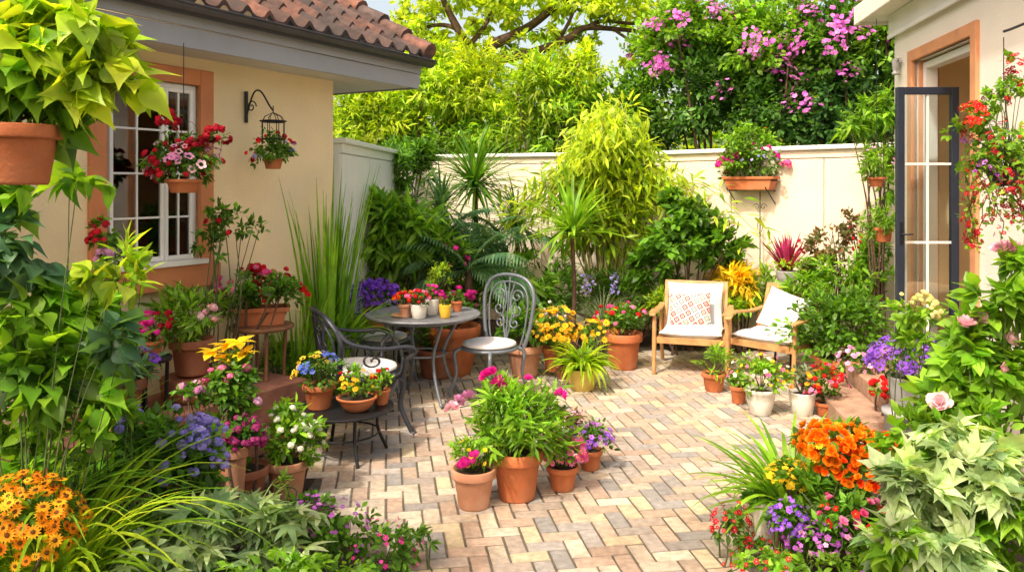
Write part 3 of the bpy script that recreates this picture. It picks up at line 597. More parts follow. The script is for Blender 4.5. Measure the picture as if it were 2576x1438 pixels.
e=thing('lavender_plant','silvery grass clump with lilac flower spikes','plant',at(1515,8.5,z=0)); mb=MB(); blades(mb,150,(0,0,.35),(.3,.5),.012,(.6,1.5),(.3,1.4),'gy',6,.05); blades(mb,60,(0,0,0),(.35,.6),.014,(1.,1.5),(.0,.4),'gy',6,.06); build(mb,'foliage',e,MLEAF)
mb=MB()
for x in (-.18,-.12,.12,.16): 
    for k in range(22): blooms(mb,1,(x+rng.normal()*.015,rng.normal()*.02,.72+.009*k),(.02,.02,.02),'f',.016,'lav',zmin=-1)
build(mb,'blossoms',e,MPET)
def grass(label,px,d,z,L,n,w_,pal,e_=(1.1,1.55),bend=(.0,.5),r0=.12,name='ornamental_grass',K=8,y=0,az=(0,6.283)):
    e=thing(name,label,'plant',at(px,d,z=z)); mb=MB(); blades(mb,n,(0,0,0),L,w_,e_,bend,pal,K,r0,0,az); build(mb,'foliage',e,MLEAF); return e
grass('tall upright sword-leaved grass beside the house corner',820,6.8,0.0,(1.2,2.12),110,.036,'lg',(1.42,1.57),(.0,.35),.18)
grass('shorter upright green grass beside the house wall',750,6.45,.0,(.7,1.15),60,.03,'lg',(1.3,1.56),(.1,.5),.12)
grass('arching bright green strap leaves near the white fence',850,6.95,.35,(.5,.9),70,.04,'lg',(.9,1.4),(.8,1.8),.1)
# ================================================================ HOUSE SIDE PLANTS
mb=MB(); box(mb,-2.95,-.95,-.62,-.01,0,.44); RBED=build(mb,'raised_brick_ledge',None,mat('ledge_brick',(.27,.12,.08),.85,0,.3,9,.4,60),bevel=.01,label='low brick ledge running along the house wall',cat='ledge'); RBED.location=H.location; RBED.rotation_euler=(0,0,ha)
def stool(label,px,d,z,r,legs=4,M=DWOOD,nm_='plant_stand',th=.03):
    e=thing(nm_,label,'plant stand',at(px,d)); mb=MB(); lathe(mb,[(.001,z-th),(r*.96,z-th),(r,z-th*.6),(r,z-th*.2),(r*.97,z),(.001,z)],seg=28,sm=False); build(mb,'top',e,M,bevel=.002)
    for i in range(legs):
        a=i*2*math.pi/legs+.5; mb=MB(); tube(mb,smooth([(r*.75*math.cos(a),r*.75*math.sin(a),z-th),(r*.7*math.cos(a),r*.7*math.sin(a),z*.5),(r*.9*math.cos(a),r*.9*math.sin(a),.0)],4),.014 if M is DWOOD else .012,7); build(mb,'leg',e,M)
    mb=MB(); lathe(mb,[(r*.70,z*.45),(r*.72,z*.47),(r*.70,z*.49),(r*.68,z*.47),(r*.70,z*.45)],seg=20); build(mb,'brace',e,M)
    return e
stool('round dark wooden plant stand against the house wall',658,5.9,.83,.235)
def boxpot(label,px,d,z,L,Wd,Hh,rot,fl,pal='g',n=500,M=TERRA,fw=1.25,fh=.32,ls=.045,name='flower_box',brackets=False):
    e=thing(name,label,'flower box',at(px,d,z=z),rot); mb=MB()
    b=.85; V=[(-L/2*b,-Wd/2*b,0),(L/2*b,-Wd/2*b,0),(L/2*b,Wd/2*b,0),(-L/2*b,Wd/2*b,0),(-L/2,-Wd/2,Hh),(L/2,-Wd/2,Hh),(L/2,Wd/2,Hh),(-L/2,Wd/2,Hh)]
    mb.add(V,[(3,2,1,0),(0,1,5,4),(1,2,6,5),(2,3,7,6),(3,0,4,7)]); i_=.015
    box(mb,-L/2-i_,L/2+i_,-Wd/2-i_,-Wd/2+.005,Hh-.03,Hh+.003); box(mb,-L/2-i_,L/2+i_,Wd/2-.005,Wd/2+i_,Hh-.03,Hh+.003); box(mb,-L/2-i_,-L/2+.005,-Wd/2+.006,Wd/2-.006,Hh-.03,Hh+.002); box(mb,L/2-.005,L/2+i_,-Wd/2+.006,Wd/2-.006,Hh-.03,Hh+.002)
    build(mb,'pot',e,M,bevel=.005); mb=MB(); box(mb,-L/2+.006,L/2-.006,-Wd/2+.006,Wd/2-.006,Hh-.05,Hh-.02); build(mb,'soil',e,SOIL)
    mb=MB(); c=(0,0,Hh+fh*.35); ax=(L*fw/2,Wd*.9,fh*.62); leaves(mb,n,c,ax,'o',ls,pal,cr=.3); build(mb,'foliage',e,MLEAF)
    fb=MB(); 
    for (col,t,k,sz,g) in fl: blooms(fb,k,c,ax,t,sz,col,groups=g,zmin=-.2)
    build(fb,'blossoms',e,MPET)
    if brackets:
        for sx in (-L*.4,L*.4):
            bb=MB(); tube(bb,[(sx,Wd/2+.04,-.008),(sx,-Wd/2,-.008),(sx,-Wd/2-.03,.03)],.008,6); tube(bb,[(sx,Wd/2+.04,-.16),(sx,-Wd/2+.02,-.01)],.007,6); build(bb,'bracket',e,BLACKI)
    return e
boxpot('terracotta planter of red and pink geraniums on wooden stand',655,5.9,.832,.38,.2,.13,.3,[('red','b',40,.030,9),('pink','b',20,.03,4),('drd','b',10,.028,3)],fw=1.65,fh=.30,n=800)
PP('broad terracotta pot with bushy green plant on the ledge',483,940,110,90,195,735,[('lpk','r',7,.025,2)],'l','lg',.10,560,5.3,'brown')
mb=MB(); lathe(mb,[(.001,0),(.16,0),(.19,.03),(.2,.15),(.18,.152),(.001,.15)],seg=28); o=build(mb,'plant_pedestal',None,TERRA3,label='round terracotta pedestal on the brick ledge',cat='pedestal'); o.location=at(483,5.3,z=.44)
PP('small terracotta pot of magenta flowers on black stand',382,893,58,38,110,782,[('mag','b',28,.026,6),('drd','b',14,.024)],'o','g',.045,200,5.0)
stool('small round black iron plant stand on the ledge',382,5.0,.787,.12,3,BLACKI)
PP('terracotta bowl of purple petunias with silver foliage',290,1062,150,112,200,870,[('pur','t',50,.035,6)],'l','bg',.10,460,4.8,'brown')
SH('wall-side rose shrub with slender stems and red blooms',520,5.55,[(570,570,130,90),(530,620,90,80),(620,580,90,60),(555,530,60,60)],420,'o','g',.055,fl=[(0,'drd','r',5,.025)],stemr=.007,name='rose_bush',cat='rose bush',ns=3)
SH('red and pink flowering climber below the window edge',275,4.75,[(265,590,80,90),(280,650,60,60)],200,'o','g',.05,fl=[(0,'drd','r',14,.022),(1,'ppk','b',8,.03)],stemr=.005,name='flowering_climber',cat='climber',ns=3)
SH('low leafy green plants at the foot of the house wall',590,5.75,[(400,770,130,90),(600,760,100,80),(720,730,110,80)],800,'o','g',.06)
PP('white pot with small-leaved green bush',700,1030,80,85,130,850,[],'o','lg',.045,560,6.3,'flute')
SH('yellow-leaved poinsettia type plant with pink flowers',575,4.6,[(575,990,160,130),(600,940,110,90)],520,'o','g',.06,fl=[(1,'pink','b',5,.026),(0,'ppk','b',4,.026)],name='flowering_plant',cat='plant')
e=thing('golden_leaf_plant','plant with bright golden yellow star-shaped leaf rosettes','plant',at(575,4.65)); mb=MB(); sb=MB()
for (px,py) in ((535,885),(570,868),(605,860),(590,895),(560,905),(620,885)):
    c=at(px,4.65,py)-e.location; n=11; a=rng.uniform(0,6.28,n); d_=np.c_[np.cos(a),np.sin(a),rng.uniform(-.1,.5,n)]; inst(mb,LT['o'],np.tile(np.array(c),(n,1)),d_,np.tile([0,0,1.],(n,1)),rng.uniform(.07,.12,n),lerp(PAL['ye'],n)); tube(sb,smooth([(0,0,0),(c.x*.5,0,c.z*.6),tuple(c)],3),[.008,.004],5)
leaves(mb,200,(0,0,.55),(.16,.14,.2),'o',.07,'lg'); build(mb,'foliage',e,MLEAF); build(sb,'stem',e,STEM)
# ---- low table with pots
stool('low round black iron table holding flower pots',865,5.5,.335,.345,4,BLACKI,'low_table',.022)
def onlow(label,px,d,pw,ph,fw,top,fl,pal,z=.337,ls=.04,pot='terra',n=260,T='o'):
    by=470+(HC-z)*F/d; PP(label,px,by,pw,ph,fw,top,fl,T,pal,ls,n,d,pot)
onlow('terracotta pot of blue and yellow pansies on low table',803,5.45,84,62,122,888,[('blu','f',30,.021,5),('yel','t',30,.021,6)],'g',n=320)
onlow('shallow terracotta bowl with orange flowers on low table',898,5.4,104,36,110,925,[('ora','d',16,.02,3),('yel','d',8,.018),('red','b',4,.016)],'lg',pot='bowl',n=300)
onlow('tiny terracotta pot with red blooms on low table',960,5.55,44,38,60,930,[('red','b',5,.018,2)],'lg',n=110)
# ---- iron chairs
def spiral(c,r,turns,a0,ax1,ax2,n=22,sgn=1):
    out=[]; c=np.array(c,float)
    for i in range(n):
        t=i/(n-1); rr=r*(1-.85*t); a=a0+sgn*turns*2*math.pi*t; out.append(c+rr*math.cos(a)*np.array(ax1)+rr*math.sin(a)*np.array(ax2))
    return out
def ironchair(label,loc,rot,arm=True,s=1.0,bh=.9,M=None,w_=.21):
    M=M or IRON; e=thing('iron_chair',label,'chair',loc,rot,group='iron chairs around the bistro table')
    def bd(mb,nm_,m_,**k):
        for v in mb.V: v*=np.array([s,s,1.])
        return build(mb,nm_,e,m_,**k)
    for sx in (-1,1):
        for sy in (-1,1):
            mb=MB(); tube(mb,smooth([(sx*.15,sy*.15,.43),(sx*.20,sy*.19,.38),(sx*.19,sy*.18,.2),(sx*.24,sy*.22,.0)],5),[.018,.015,.013],8); tube(mb,[(sx*.24,sy*.22,.0),(sx*.255,sy*.233,.0)],.017,7); bd(mb,'leg',M)
    mb=MB(); lathe(mb,[(.001,.415),(.20,.415),(.225,.42),(.228,.435),(.21,.445),(.001,.445)],seg=28); bd(mb,'seat',M)
    mb=MB(); lathe(mb,[(.001,.446),(.19,.446),(.214,.458),(.211,.476),(.18,.486),(.001,.488)],seg=28); bd(mb,'cushion',CUSH)
    mb=MB()
    def bp(y,z): return (-.19-.10*(z-.43)+(.0 if not arm else .35*(abs(y)/.24)**2*.25),y*(1.15 if arm else 1),z)
    arch=[bp(w_*.80,.43),bp(w_*.98,.6),bp(w_*1.05,bh-.18),bp(w_*.72,bh-.04),bp(0,bh),bp(-w_*.72,bh-.04),bp(-w_*1.05,bh-.18),bp(-w_*.98,.6),bp(-w_*.80,.43)]
    tube(mb,smooth(arch,7),.016,8)
    tube(mb,smooth([bp(p[1]*.78/(1.15 if arm else 1),.43+(p[2]-.43)*.90) for p in arch],6),.008,6)
    zc=(.43+bh)/2; q_=w_/.21
    for sy in (-1,1):
        for (yy,zz,r,a0,t) in ((.075,zc+.12,.055,0,1.3),(.08,zc-.0,.05,3.1,1.2),(.065,zc-.12,.05,1.5,1.3)):
            tube(mb,[ (bp(q[1],q[2])) for q in spiral((0,sy*yy*q_,zz),r*q_,t,a0,(0,sy,0),(0,0,1))],.0075,5)
        tube(mb,smooth([bp(0,.44),bp(sy*.05,zc-.05),bp(sy*.02,zc+.08),bp(sy*.06,bh-.06)],6),.008,5)
    tube(mb,[bp(0,.44),bp(0,zc),bp(0,bh)],.008,5)
    bd(mb,'backrest',M)
    if arm:
        for sy in (-1,1):
            mb=MB(); tube(mb,smooth([bp(sy*w_*1.0,bh-.12),(-.10,sy*.275,.72),(.05,sy*.285,.67),(.20,sy*.27,.665),(.245,sy*.26,.62),(.20,sy*.245,.56),(.19,sy*.22,.46),(.17,sy*.17,.42)],5),.015,8)
            tube(mb,spiral((.02,sy*.27,.58),.06,1.3,1.5,(1,0,0),(0,0,1)),.007,5); bd(mb,'armrest',M)
    return e
ironchair('scrolled dark iron armchair with white seat cushion by table',(-1.19,6.13,0),.42,True,1.42,.93,IRON2)
ironchair('ornate grey iron bistro chair with high scrolled back',(-.20,7.05,0),math.pi+.85,False,1.12,1.05,None,.25)
ironchair('grey iron armchair with pale cushion behind the table',(-1.20,7.40,0),-.25,True,1.05,.80)
# ---- bistro table
BT=Vector((-.775,6.95,0)); e=thing('bistro_table','round grey iron bistro table holding small pots','table',BT)
mb=MB(); lathe(mb,[(.001,.725),(.47,.725),(.497,.73),(.503,.742),(.49,.752),(.47,.748),(.001,.748)],seg=48); build(mb,'top',e,mat('weathered_iron_top',(.20,.215,.235),.5,.3,.2,14,.3,80))
for i in range(4):
    a=i*math.pi/2+.55; c,s_=math.cos(a),math.sin(a); mb=MB(); tube(mb,smooth([(c*.38,s_*.38,.72),(c*.30,s_*.30,.60),(c*.20,s_*.20,.40),(c*.24,s_*.24,.2),(c*.34,s_*.34,.03),(c*.38,s_*.38,.01)],6),.015,8); tube(mb,[(c*.30+q[0]*c,s_*.30+q[0]*s_,q[1]) for q in [(.0,.60),(.03,.66),(.0,.70),(-.04,.68),(-.03,.64)]],.006,5); build(mb,'leg',e,IRON)
mb=MB(); t_=np.linspace(0,2*np.pi,33); tube(mb,[(.2*math.cos(a),.2*math.sin(a),.40) for a in t_],.009,6); tube(mb,[(.40*math.cos(a),.40*math.sin(a),.705) for a in t_],.01,6); build(mb,'ring_brace',e,IRON)
def ontable(label,px,d,pw,ph,fw,fhh,fl,pal='g',pot='white',n=140,ls=.03,name='potted_plant',z=.75):
    by=470+(HC-z)*F/d; PP(label,px,by,pw,ph,fw,by-ph-fhh,fl,'o',pal,ls,n,d,pot,name)
mb=MB(); lathe(mb,[(.001,0),(.085,0),(.105,.012),(.1,.014),(.08,.006),(.001,.006)],seg=24); o=build(mb,'saucer',None,TERRA2,label='shallow terracotta saucer on the bistro table',cat='saucer'); o.location=(-.93,6.78,.751)
ontable('small pink pot of red-orange flowers on bistro table',1019,6.72,34,34,56,32,[('ror','b',13,.02),('red','b',8,.02)],'lg','pale')
ontable('small white pot of pink flowers on bistro table',1054,6.66,44,36,62,34,[('pink','b',13,.02),('red','b',10,.018)],'g','white')
ontable('small white pot of magenta flowers on bistro table',1087,6.85,36,40,52,34,[('mag','b',14,.02)],'g','white')
ontable('glossy yellow cup standing on the bistro table',1120,6.70,33,33,28,12,[],'lg','yellow',n=30)
ontable('terracotta pot with bright green bush on bistro table',1098,7.15,36,34,78,84,[],'yg','terra',n=420,ls=.035)
ontable('small terracotta pot with red bloom on bistro table',1150,7.05,30,26,40,26,[('drd','b',6,.018)],'g','terra')
# behind table
PP('dome of purple chrysanthemums in terracotta pot',941,840,108,62,128,708,[('pur','B',190,.027)],'o','dg',.04,260,7.7,'terra')
SH('low pot-less orange and green foliage near the white fence',905,7.5,[(905,820,90,60)],200,'o',None,.06,pals=['yg'],fl=[(0,'ora','d',16,.02)],name='flowering_plant',cat='plant')
PP('wide terracotta bowl with magenta flowers behind the table',1140,958,140,142,150,728,[('mag','b',50,.033,8)],'o','g',.06,480,7.9,'bowl')
PP('broad shallow terracotta planter of leafy ferns',1100,945,110,70,150,800,[('ora','d',12,.02)],'l','g',.09,300,7.75,'brown')
SH('trailing magenta flowers beneath the palm fronds',1150,8.3,[(1140,650,70,90)],160,'o','g',.05,fl=[(0,'mag','b',16,.03)],name='flowering_plant',cat='plant')
PP('ochre terracotta pot with broad leafy plant',1320,945,92,80,135,768,[('cre','b',10,.022,2)],'o','g',.09,360,None,'pale')
PP('terracotta pot of golden daisies beside the bed',1392,932,56,60,135,775,[('gol','d',90,.036)],'o','g',.055,260,7.8)
SH('small white flowers among green leaves in the bed',1385,8.4,[(1385,785,90,50)],150,'o','g',.05,fl=[(0,'wht','b',22,.026)],name='flowering_plant',cat='plant')
e=PP('ochre glazed pot with arching striped strap leaves',1465,978,82,54,90,880,[],'l','lg',.08,60,None,'ochre',extra=lambda mb,e,R,H,c,ax,s:(blades(mb,130,(0,0,H*.9),(.22,.44),.045,(.3,1.5),(.9,2.3),'yg',7,.05)))
SH('golden yellow flowers above the ochre pot',1490,7.5,[(1495,835,110,60),(1410,840,80,60)],160,'o','g',.05,fl=[(0,'gol','d',40,.034),(1,'gol','d',34,.034)],name='flowering_plant',cat='plant')
PP('large terracotta pot of red and pink flowers',1567,925,98,90,145,765,[('red','b',16,.026),('pink','b',16,.026)],'o','g',.06,460)
PP('dark pot half hidden behind golden flowers',1420,955,50,40,80,860,[('gol','d',12,.03)],'o','g',.05,130,7.7,'brown')
# ---- wooden armchairs
def pillowmesh(mb,a,b,h,n=16,M=None,m=0):
    g=np.linspace(-1,1,n+1)
    for sg in (1,-1):
        V=[]
        for y in g:
            for x in g:
                z=sg*h*((1-x**4)*(1-y**4))**.55+.006*math.sin(5*x+3*y)
                V.append((x*a*(1-.06*(1-y*y)*abs(x)),y*b*(1-.06*(1-x*x)*abs(y)),z))
        Fs=[]
        for j in range(n):
            for i in range(n):
                q=(j*(n+1)+i,j*(n+1)+i+1,(j+1)*(n+1)+i+1,(j+1)*(n+1)+i); Fs.append(q if sg>0 else q[::-1])
        V=np.array(V); V=V if M is None else V@np.array(M.to_3x3()).T+np.array(M.translation)
        mb.add(V,np.array(Fs),(.5,.5,.5),m,True)
def woodchair(label,loc,rot):
    e=thing('wooden_armchair',label,'armchair',loc,rot,group='matching wooden garden armchairs'); W_=.35
    tl=math.radians(18); 
    for sy in (-1,1):
        mb=MB(); tube(mb,smooth([(.34,sy*W_,0),(.31,sy*W_,.3),(.30,sy*W_,.575)],4),[.019,.023,.02],8); build(mb,'leg',e,WOOD)
        mb=MB(); tube(mb,smooth([(-.34,sy*W_,0),(-.24,sy*W_,.3),(-.26,sy*W_,.55)],4),[.018,.023,.02],8); build(mb,'leg',e,WOOD)
        mb=MB(); P=smooth([(-.34,sy*W_,.60),(-.1,sy*W_*1.03,.585),(.15,sy*W_*1.05,.60),(.36,sy*W_*1.04,.585)],6); V=[]
        for i,p in enumerate(P):
            wd=.028+.012*math.sin(math.pi*i/(len(P)-1)); 
            V+=[(p[0],p[1]-wd,p[2]-.011),(p[0],p[1]+wd,p[2]-.011),(p[0],p[1]+wd,p[2]+.011),(p[0],p[1]-wd,p[2]+.011)]
        n=len(P); mb.add(V,[(4*i+a,4*i+(a+1)%4,4*i+4+(a+1)%4,4*i+4+a) for i in range(n-1) for a in range(4)]+[(0,1,2,3),(4*n-4,4*n-3,4*n-2,4*n-1)]); build(mb,'armrest',e,WOOD,bevel=.006)
    mb=MB(); box(mb,-.27,.30,-W_+.02,-W_+.05,.30,.36); box(mb,-.27,.30,W_-.05,W_-.02,.30,.36); box(mb,.27,.302,-W_+.051,W_-.051,.30,.365)
    for i in range(6): box(mb,-.25+i*.088,-.20+i*.088,-W_+.051,W_-.051,.335,.355)
    build(mb,'seat_frame',e,WOOD,bevel=.004)
    R=Matrix.Rotation(-tl,3,'Y'); mb=MB(); o_=(-.22,0,.33)
    for sy in (-1,1): box(mb,-.018,.018,sy*(W_-.045)-.020,sy*(W_-.045)+.020,0,.55,R=R,o=o_)
    box(mb,-.016,.016,-W_+.066,W_-.066,.50,.55,R=R,o=o_); box(mb,-.014,.014,-W_+.066,W_-.066,.08,.12,R=R,o=o_); build(mb,'back_frame',e,WOOD,bevel=.005)
    mb=MB(); box(mb,-.006,.006,-W_+.068,W_-.068,.12,.50,R=R,o=o_); build(mb,'back_webbing',e,RATT)
    mb=MB(); pillowmesh(mb,.285,.305,.06,M=Matrix.Translation((.05,0,.405))); build(mb,'seat_cushion',e,CUSH)
    return e,R,o_
def backcush(e,R,M,name='back_cushion'):
    mb=MB(); T_=Matrix.Translation((-.17,0,.40))@R.to_4x4()@Matrix.Translation((.035,0,.225))@Matrix.Rotation(math.pi/2,4,'Y'); pillowmesh(mb,.235,.285,.05,M=T_); build(mb,name,e,M)
c1=Vector((1.84,8.08,0)); r1=math.radians(-108); e1,R1,o1=woodchair('teak armchair with grey cushions beside the flower bed',c1,r1); backcush(e1,R1,CUSHG)
c2=Vector((2.60,7.80,0)); r2=math.radians(-138); e2,R2,o2=woodchair('teak armchair with rattan back behind leafy bush',c2,r2)
def throwp(label,c,r,M,a,b,roll,off):
    mb=MB(); pillowmesh(mb,a,b,.06); ob=build(mb,'throw_pillow',None,M,label=label,cat='pillow')
    ob.matrix_world=Matrix.Translation(c)@Matrix.Rotation(r,4,'Z')@Matrix.Translation(off)@Matrix.Rotation(math.radians(-22),4,'Y')@Matrix.Rotation(roll,4,'X')@Matrix.Rotation(math.pi/2,4,'Y')@Matrix.Rotation(math.pi/2,4,'Z')
throwp('square printed throw pillow leaning on grey cushion',c1,r1,PATT,.21,.175,math.radians(4),(.0,-.03,.60))
throwp('plain white throw pillow leaning on wooden armchair',c2,r2,CUSH,.23,.20,math.radians(-14),(-.08,.02,.62))
# ---- right mid pots
PP('small terracotta pot with feathery green plant',1796,982,62,46,115,868,[],'l','lg',.06,340)
PP('white fluted pot of mixed pink and yellow flowers',1913,1040,76,64,155,888,[('pink','f',22,.02),('yel','f',20,.02),('wht','f',18,.02)],'o','lg',.05,480,None,'flute')
PP('small terracotta pot tucked behind white pot',1858,1013,44,44,60,940,[],'o','g',.05,120)
PP('white pot with orange flowers and silvery foliage',2018,1040,68,56,95,925,[('ora','d',18,.026)],'o','gy',.05,280,None,'white')
PP('terracotta pot of red and pink flowers on the paving',2076,1044,52,34,110,920,[('red','b',24,.022),('pink','f',24,.022)],'o','g',.045,300)
PP('large terracotta pot with dense rounded green bush',2115,975,140,80,285,722,[],'o','g',.07,2500,None,'terra',cr=.26)
SH('pink flowering plant beside the large bush',2165,6.75,[(2160,910,110,90)],300,'o','g',.05,fl=[(0,'ppk','f',50,.024)],name='flowering_plant',cat='plant')
PP('grey tapered pot overflowing with purple petunias',2285,1030,100,85,190,848,[('pur','t',170,.032)],'o','g',.05,360,5.45,'grey',low=.3)
SH('cluster of red flowers beside the doorstep',2220,6.0,[(2222,980,60,60)],60,'o','g',.05,fl=[(0,'red','r',18,.028)],name='flowering_plant',cat='plant')
e=thing('plant_stand','low grey stone plinth beside the doorstep','plinth',at(2285,5.45)); mb=MB(); zz=HC-(1030-470)*5.45/F; lathe(mb,[(.001,0),(.15,0),(.16,.02),(.15,zz-.04),(.17,zz-.03),(.17,zz-.002),(.001,zz-.002)],seg=20); build(mb,'plinth',e,GREYP)
stool('slim plant stand by the cream wall',1980,8.35,.80,.14,3,BLACKI)
PP('grey pot with pink-purple cordyline and succulents',1980,714,58,34,90,640,[],'s','yg',.04,220,8.35,'grey',extra=lambda mb,e,R,H,c,ax,s:blades(mb,46,(0,0,H*.9),(.3,.48),.04,(.8,1.5),(.0,.4),'pu',6,.04))
boxpot('wall-mounted terracotta flower box with pink geraniums',1888,9.2,1.815,.60,.17,.15,math.atan2(-2.1,2.18),[('mag','b',38,.042,8),('pink','b',12,.04,2),('lav','f',30,.025,4)],n=1100,fw=1.4,fh=.38,ls=.05,brackets=True)
e=SH('bushy upright greenery growing from the wall flower box',1888,9.2,[(1870,360,120,120),(1925,370,100,100),(1850,400,90,80)],1300,'o','lg',.055,fl=[(1,'ora','d',6,.025)],zb=1.95,name='trailing_plant',cat='plant',stemr=.006)
mb=MB(); p=at(1912,9.13); tube(mb,[(p.x,p.y,.0),(p.x,p.y,1.80)],.006,6)
for sg in (-1,1): tube(mb,spiral((p.x+sg*.04,p.y,1.62),.04,1.2,0 if sg>0 else math.pi,(1,0,0),(0,0,1),sgn=sg),.004,5); tube(mb,smooth([(p.x,p.y,1.3),(p.x+sg*.03,p.y,1.4),(p.x,p.y,1.5)],4),.004,5)
build(mb,'garden_stake',None,BLACKI,label='thin wrought iron garden stake against cream wall',cat='stake')
# ================================================================ HANGING BASKETS
def hanging(label,px,d,by,pw,ph,fw,ty,topz,fl,pal='g',n=420,pot='terra',T='o',ls=.045,low=.5,chains=True,trail=0,tf=2,tfs=None):
    s=d/F; p=at(px,d,by); e=thing('hanging_basket',label,'hanging basket',p); R=pw*s/2; Hh=ph*s; potmesh(e,R,Hh,pot)
    fh=(by-ty)*s; c=(0,0,fh*.5+Hh*.1); ax=(fw*s/2,fw*s/2*.85,fh*.5); mb=MB(); leaves(mb,n,c,ax,T,ls,pal,cr=.3,droop=.3); tr=[]
    for i in range(trail):
        a=rng.uniform(0,6.28); r_=ax[0]*rng.uniform(.4,.9); q=[np.array([0,0,Hh]),np.array([r_*math.cos(a),r_*math.sin(a),Hh+.05])]
        for k in range(7): q.append(q[-1]+np.array([rng.normal()*.02,rng.normal()*.02,-.055*(.4+.6*(i%3)*.6)]))
        tube(mb,smooth(q,2),.0025,4,C=(.1,.12,.03)); q=np.array(q[1:]); m_=len(q)*3; pp=np.repeat(q,3,0)+rng.normal(size=(m_,3))*.02; inst(mb,LT['h'],pp,rng.normal(size=(m_,3))+np.array([0,0,-.4]),np.array([0,-.5,1.])+rng.normal(size=(m_,3))*.3,ls*.9*rng.uniform(.6,1.1,m_),lerp(PAL[pal],m_)); tr.append(q[-3:])
    build(mb,'foliage',e,MLEAF); fb=MB()
    for (col,t,k,sz,g) in fl:
        blooms(fb,k,c,ax,t,sz,col,groups=g,zmin=-.6)
    if tr and fl:
        tr=np.concatenate(tr); 
        for q in tr: blooms(fb,tf,q,(.03,.03,.03),fl[0][1],tfs or fl[0][3],fl[0][0],zmin=-1)
    if fl: build(fb,'blossoms',e,MPET)
    if chains:
        cb=MB(); tz=topz-p.z
        for i in range(3):
            a=i*2.094+.4; tube(cb,[(R*.9*math.cos(a),R*.9*math.sin(a),Hh),(0,0,min(tz,Hh+.42))],.0025,4)
        tube(cb,[(0,0,min(tz,Hh+.42)),(0,0,tz)],.003,4); build(cb,'chain',e,BLACKI)
    return e
hanging('hanging basket of red geraniums and pink petunias before window',462,5.15,485,90,34,178,345,2.78,[('drd','b',50,.026,8),('ppk','t',28,.030,3),('drd','r',14,.026,4),('lpk','t',8,.03,2)],'g',800)
SH('wispy red-flowered stems rising from the window basket',470,5.12,[(425,310,60,70),(545,345,60,60)],70,'o','g',.035,fl=[(0,'drd','r',16,.022),(1,'drd','r',26,.022)],zb=1.95,stemr=.003,name='geranium_stems',cat='plant')
br=at(617,6.14,270); e=thing('wall_bracket','black wrought iron scroll bracket on ochre wall','bracket',br); nv=Vector((.868,-.496,0)); mb=MB()
tube(mb,[tuple(nv*.012+Vector((0,0,z))) for z in (-.12,0,.12)],.014,8)
tube(mb,smooth([tuple(nv*.01+Vector((0,0,-.08))),tuple(nv*.09+Vector((0,0,.10))),tuple(nv*.17+Vector((0,0,.11))),tuple(nv*.26+Vector((0,0,.0))),tuple(nv*.30+Vector((0,0,-.04)))],7),.007,6)
tube(mb,spiral(tuple(nv*.07),.05,1.4,0,tuple(nv),(0,0,1)),.005,5); build(mb,'arm',e,BLACKI)
hb=br+nv*.30; pxh=1288+hb.x/hb.y*F
hanging('small wall basket of greenery and red flowers in wire lantern',pxh,hb.y,425,52,26,125,335,2.5,[('red','b',14,.02,4),('lav','f',12,.016,2)],'g',700,ls=.04,chains=False)
e=thing('wire_lantern','black wire birdcage lantern hanging from wall bracket','lantern',(hb.x,hb.y,HC-(350-470)*hb.y/F)); mb=MB(); r=.085
for rr_,z_ in ((r,0),(r,.13),(r*1.15,.135)): tube(mb,[(rr_*math.cos(a),rr_*math.sin(a),z_) for a in np.linspace(0,6.283,17)],.0045,4)
for i in range(8):
    a=i*math.pi/4; tube(mb,[(r*math.cos(a),r*math.sin(a),-.04),(r*math.cos(a),r*math.sin(a),.13),(r*.75*math.cos(a),r*.75*math.sin(a),.17),(0,0,.20)],.003,4)
tube(mb,[(0,0,.2),(0,0,.25)],.004,4); build(mb,'cage',e,BLACKI)
hanging('hanging terracotta pot of trailing greenery by doorway',2205,7.35,470,46,24,95,365,3.4,[('ppk','f',8,.02,2)],'lg',480,T='l',ls=.07)
hanging('lower hanging terracotta pot of trailing greenery by doorway',2222,7.2,608,48,36,95,515,2.2,[('lpk','f',6,.02,2)],'lg',420,T='l',ls=.07)
hanging('large hanging basket of cascading red and purple flowers',2525,4.1,468,86,40,205,310,2.62,[('drd','f',100,.015,14),('vio','t',60,.016,6),('pink','t',20,.016,3)],'lg',1100,T='h',ls=.036,pot='iron',trail=24,tf=4,tfs=.015)
SH('red-flowering vine stems climbing the basket chains',2525,4.1,[(2550,210,80,150),(2460,300,120,90),(2400,330,50,60),(2500,260,80,70)],520,'h','lg',.034,fl=[(0,'drd','f',44,.015,6),(1,'red','f',60,.015,6),(2,'drd','f',34,.015,2),(3,'drd','f',30,.015,3)],zb=1.95,stemr=.003,name='trailing_vine',cat='vine')
e=thing('basket_hanger','black iron arched wall hanger holding a basket','bracket',(3.17,4.1,2.62)); mb=MB(); tx=at(2525,4.1).x-3.17; tube(mb,smooth([(0,0,-.25),(-.05,0,-.02),(tx*.6,0,.1),(tx,0,.03)],7),.008,6); build(mb,'arm',e,BLACKI)
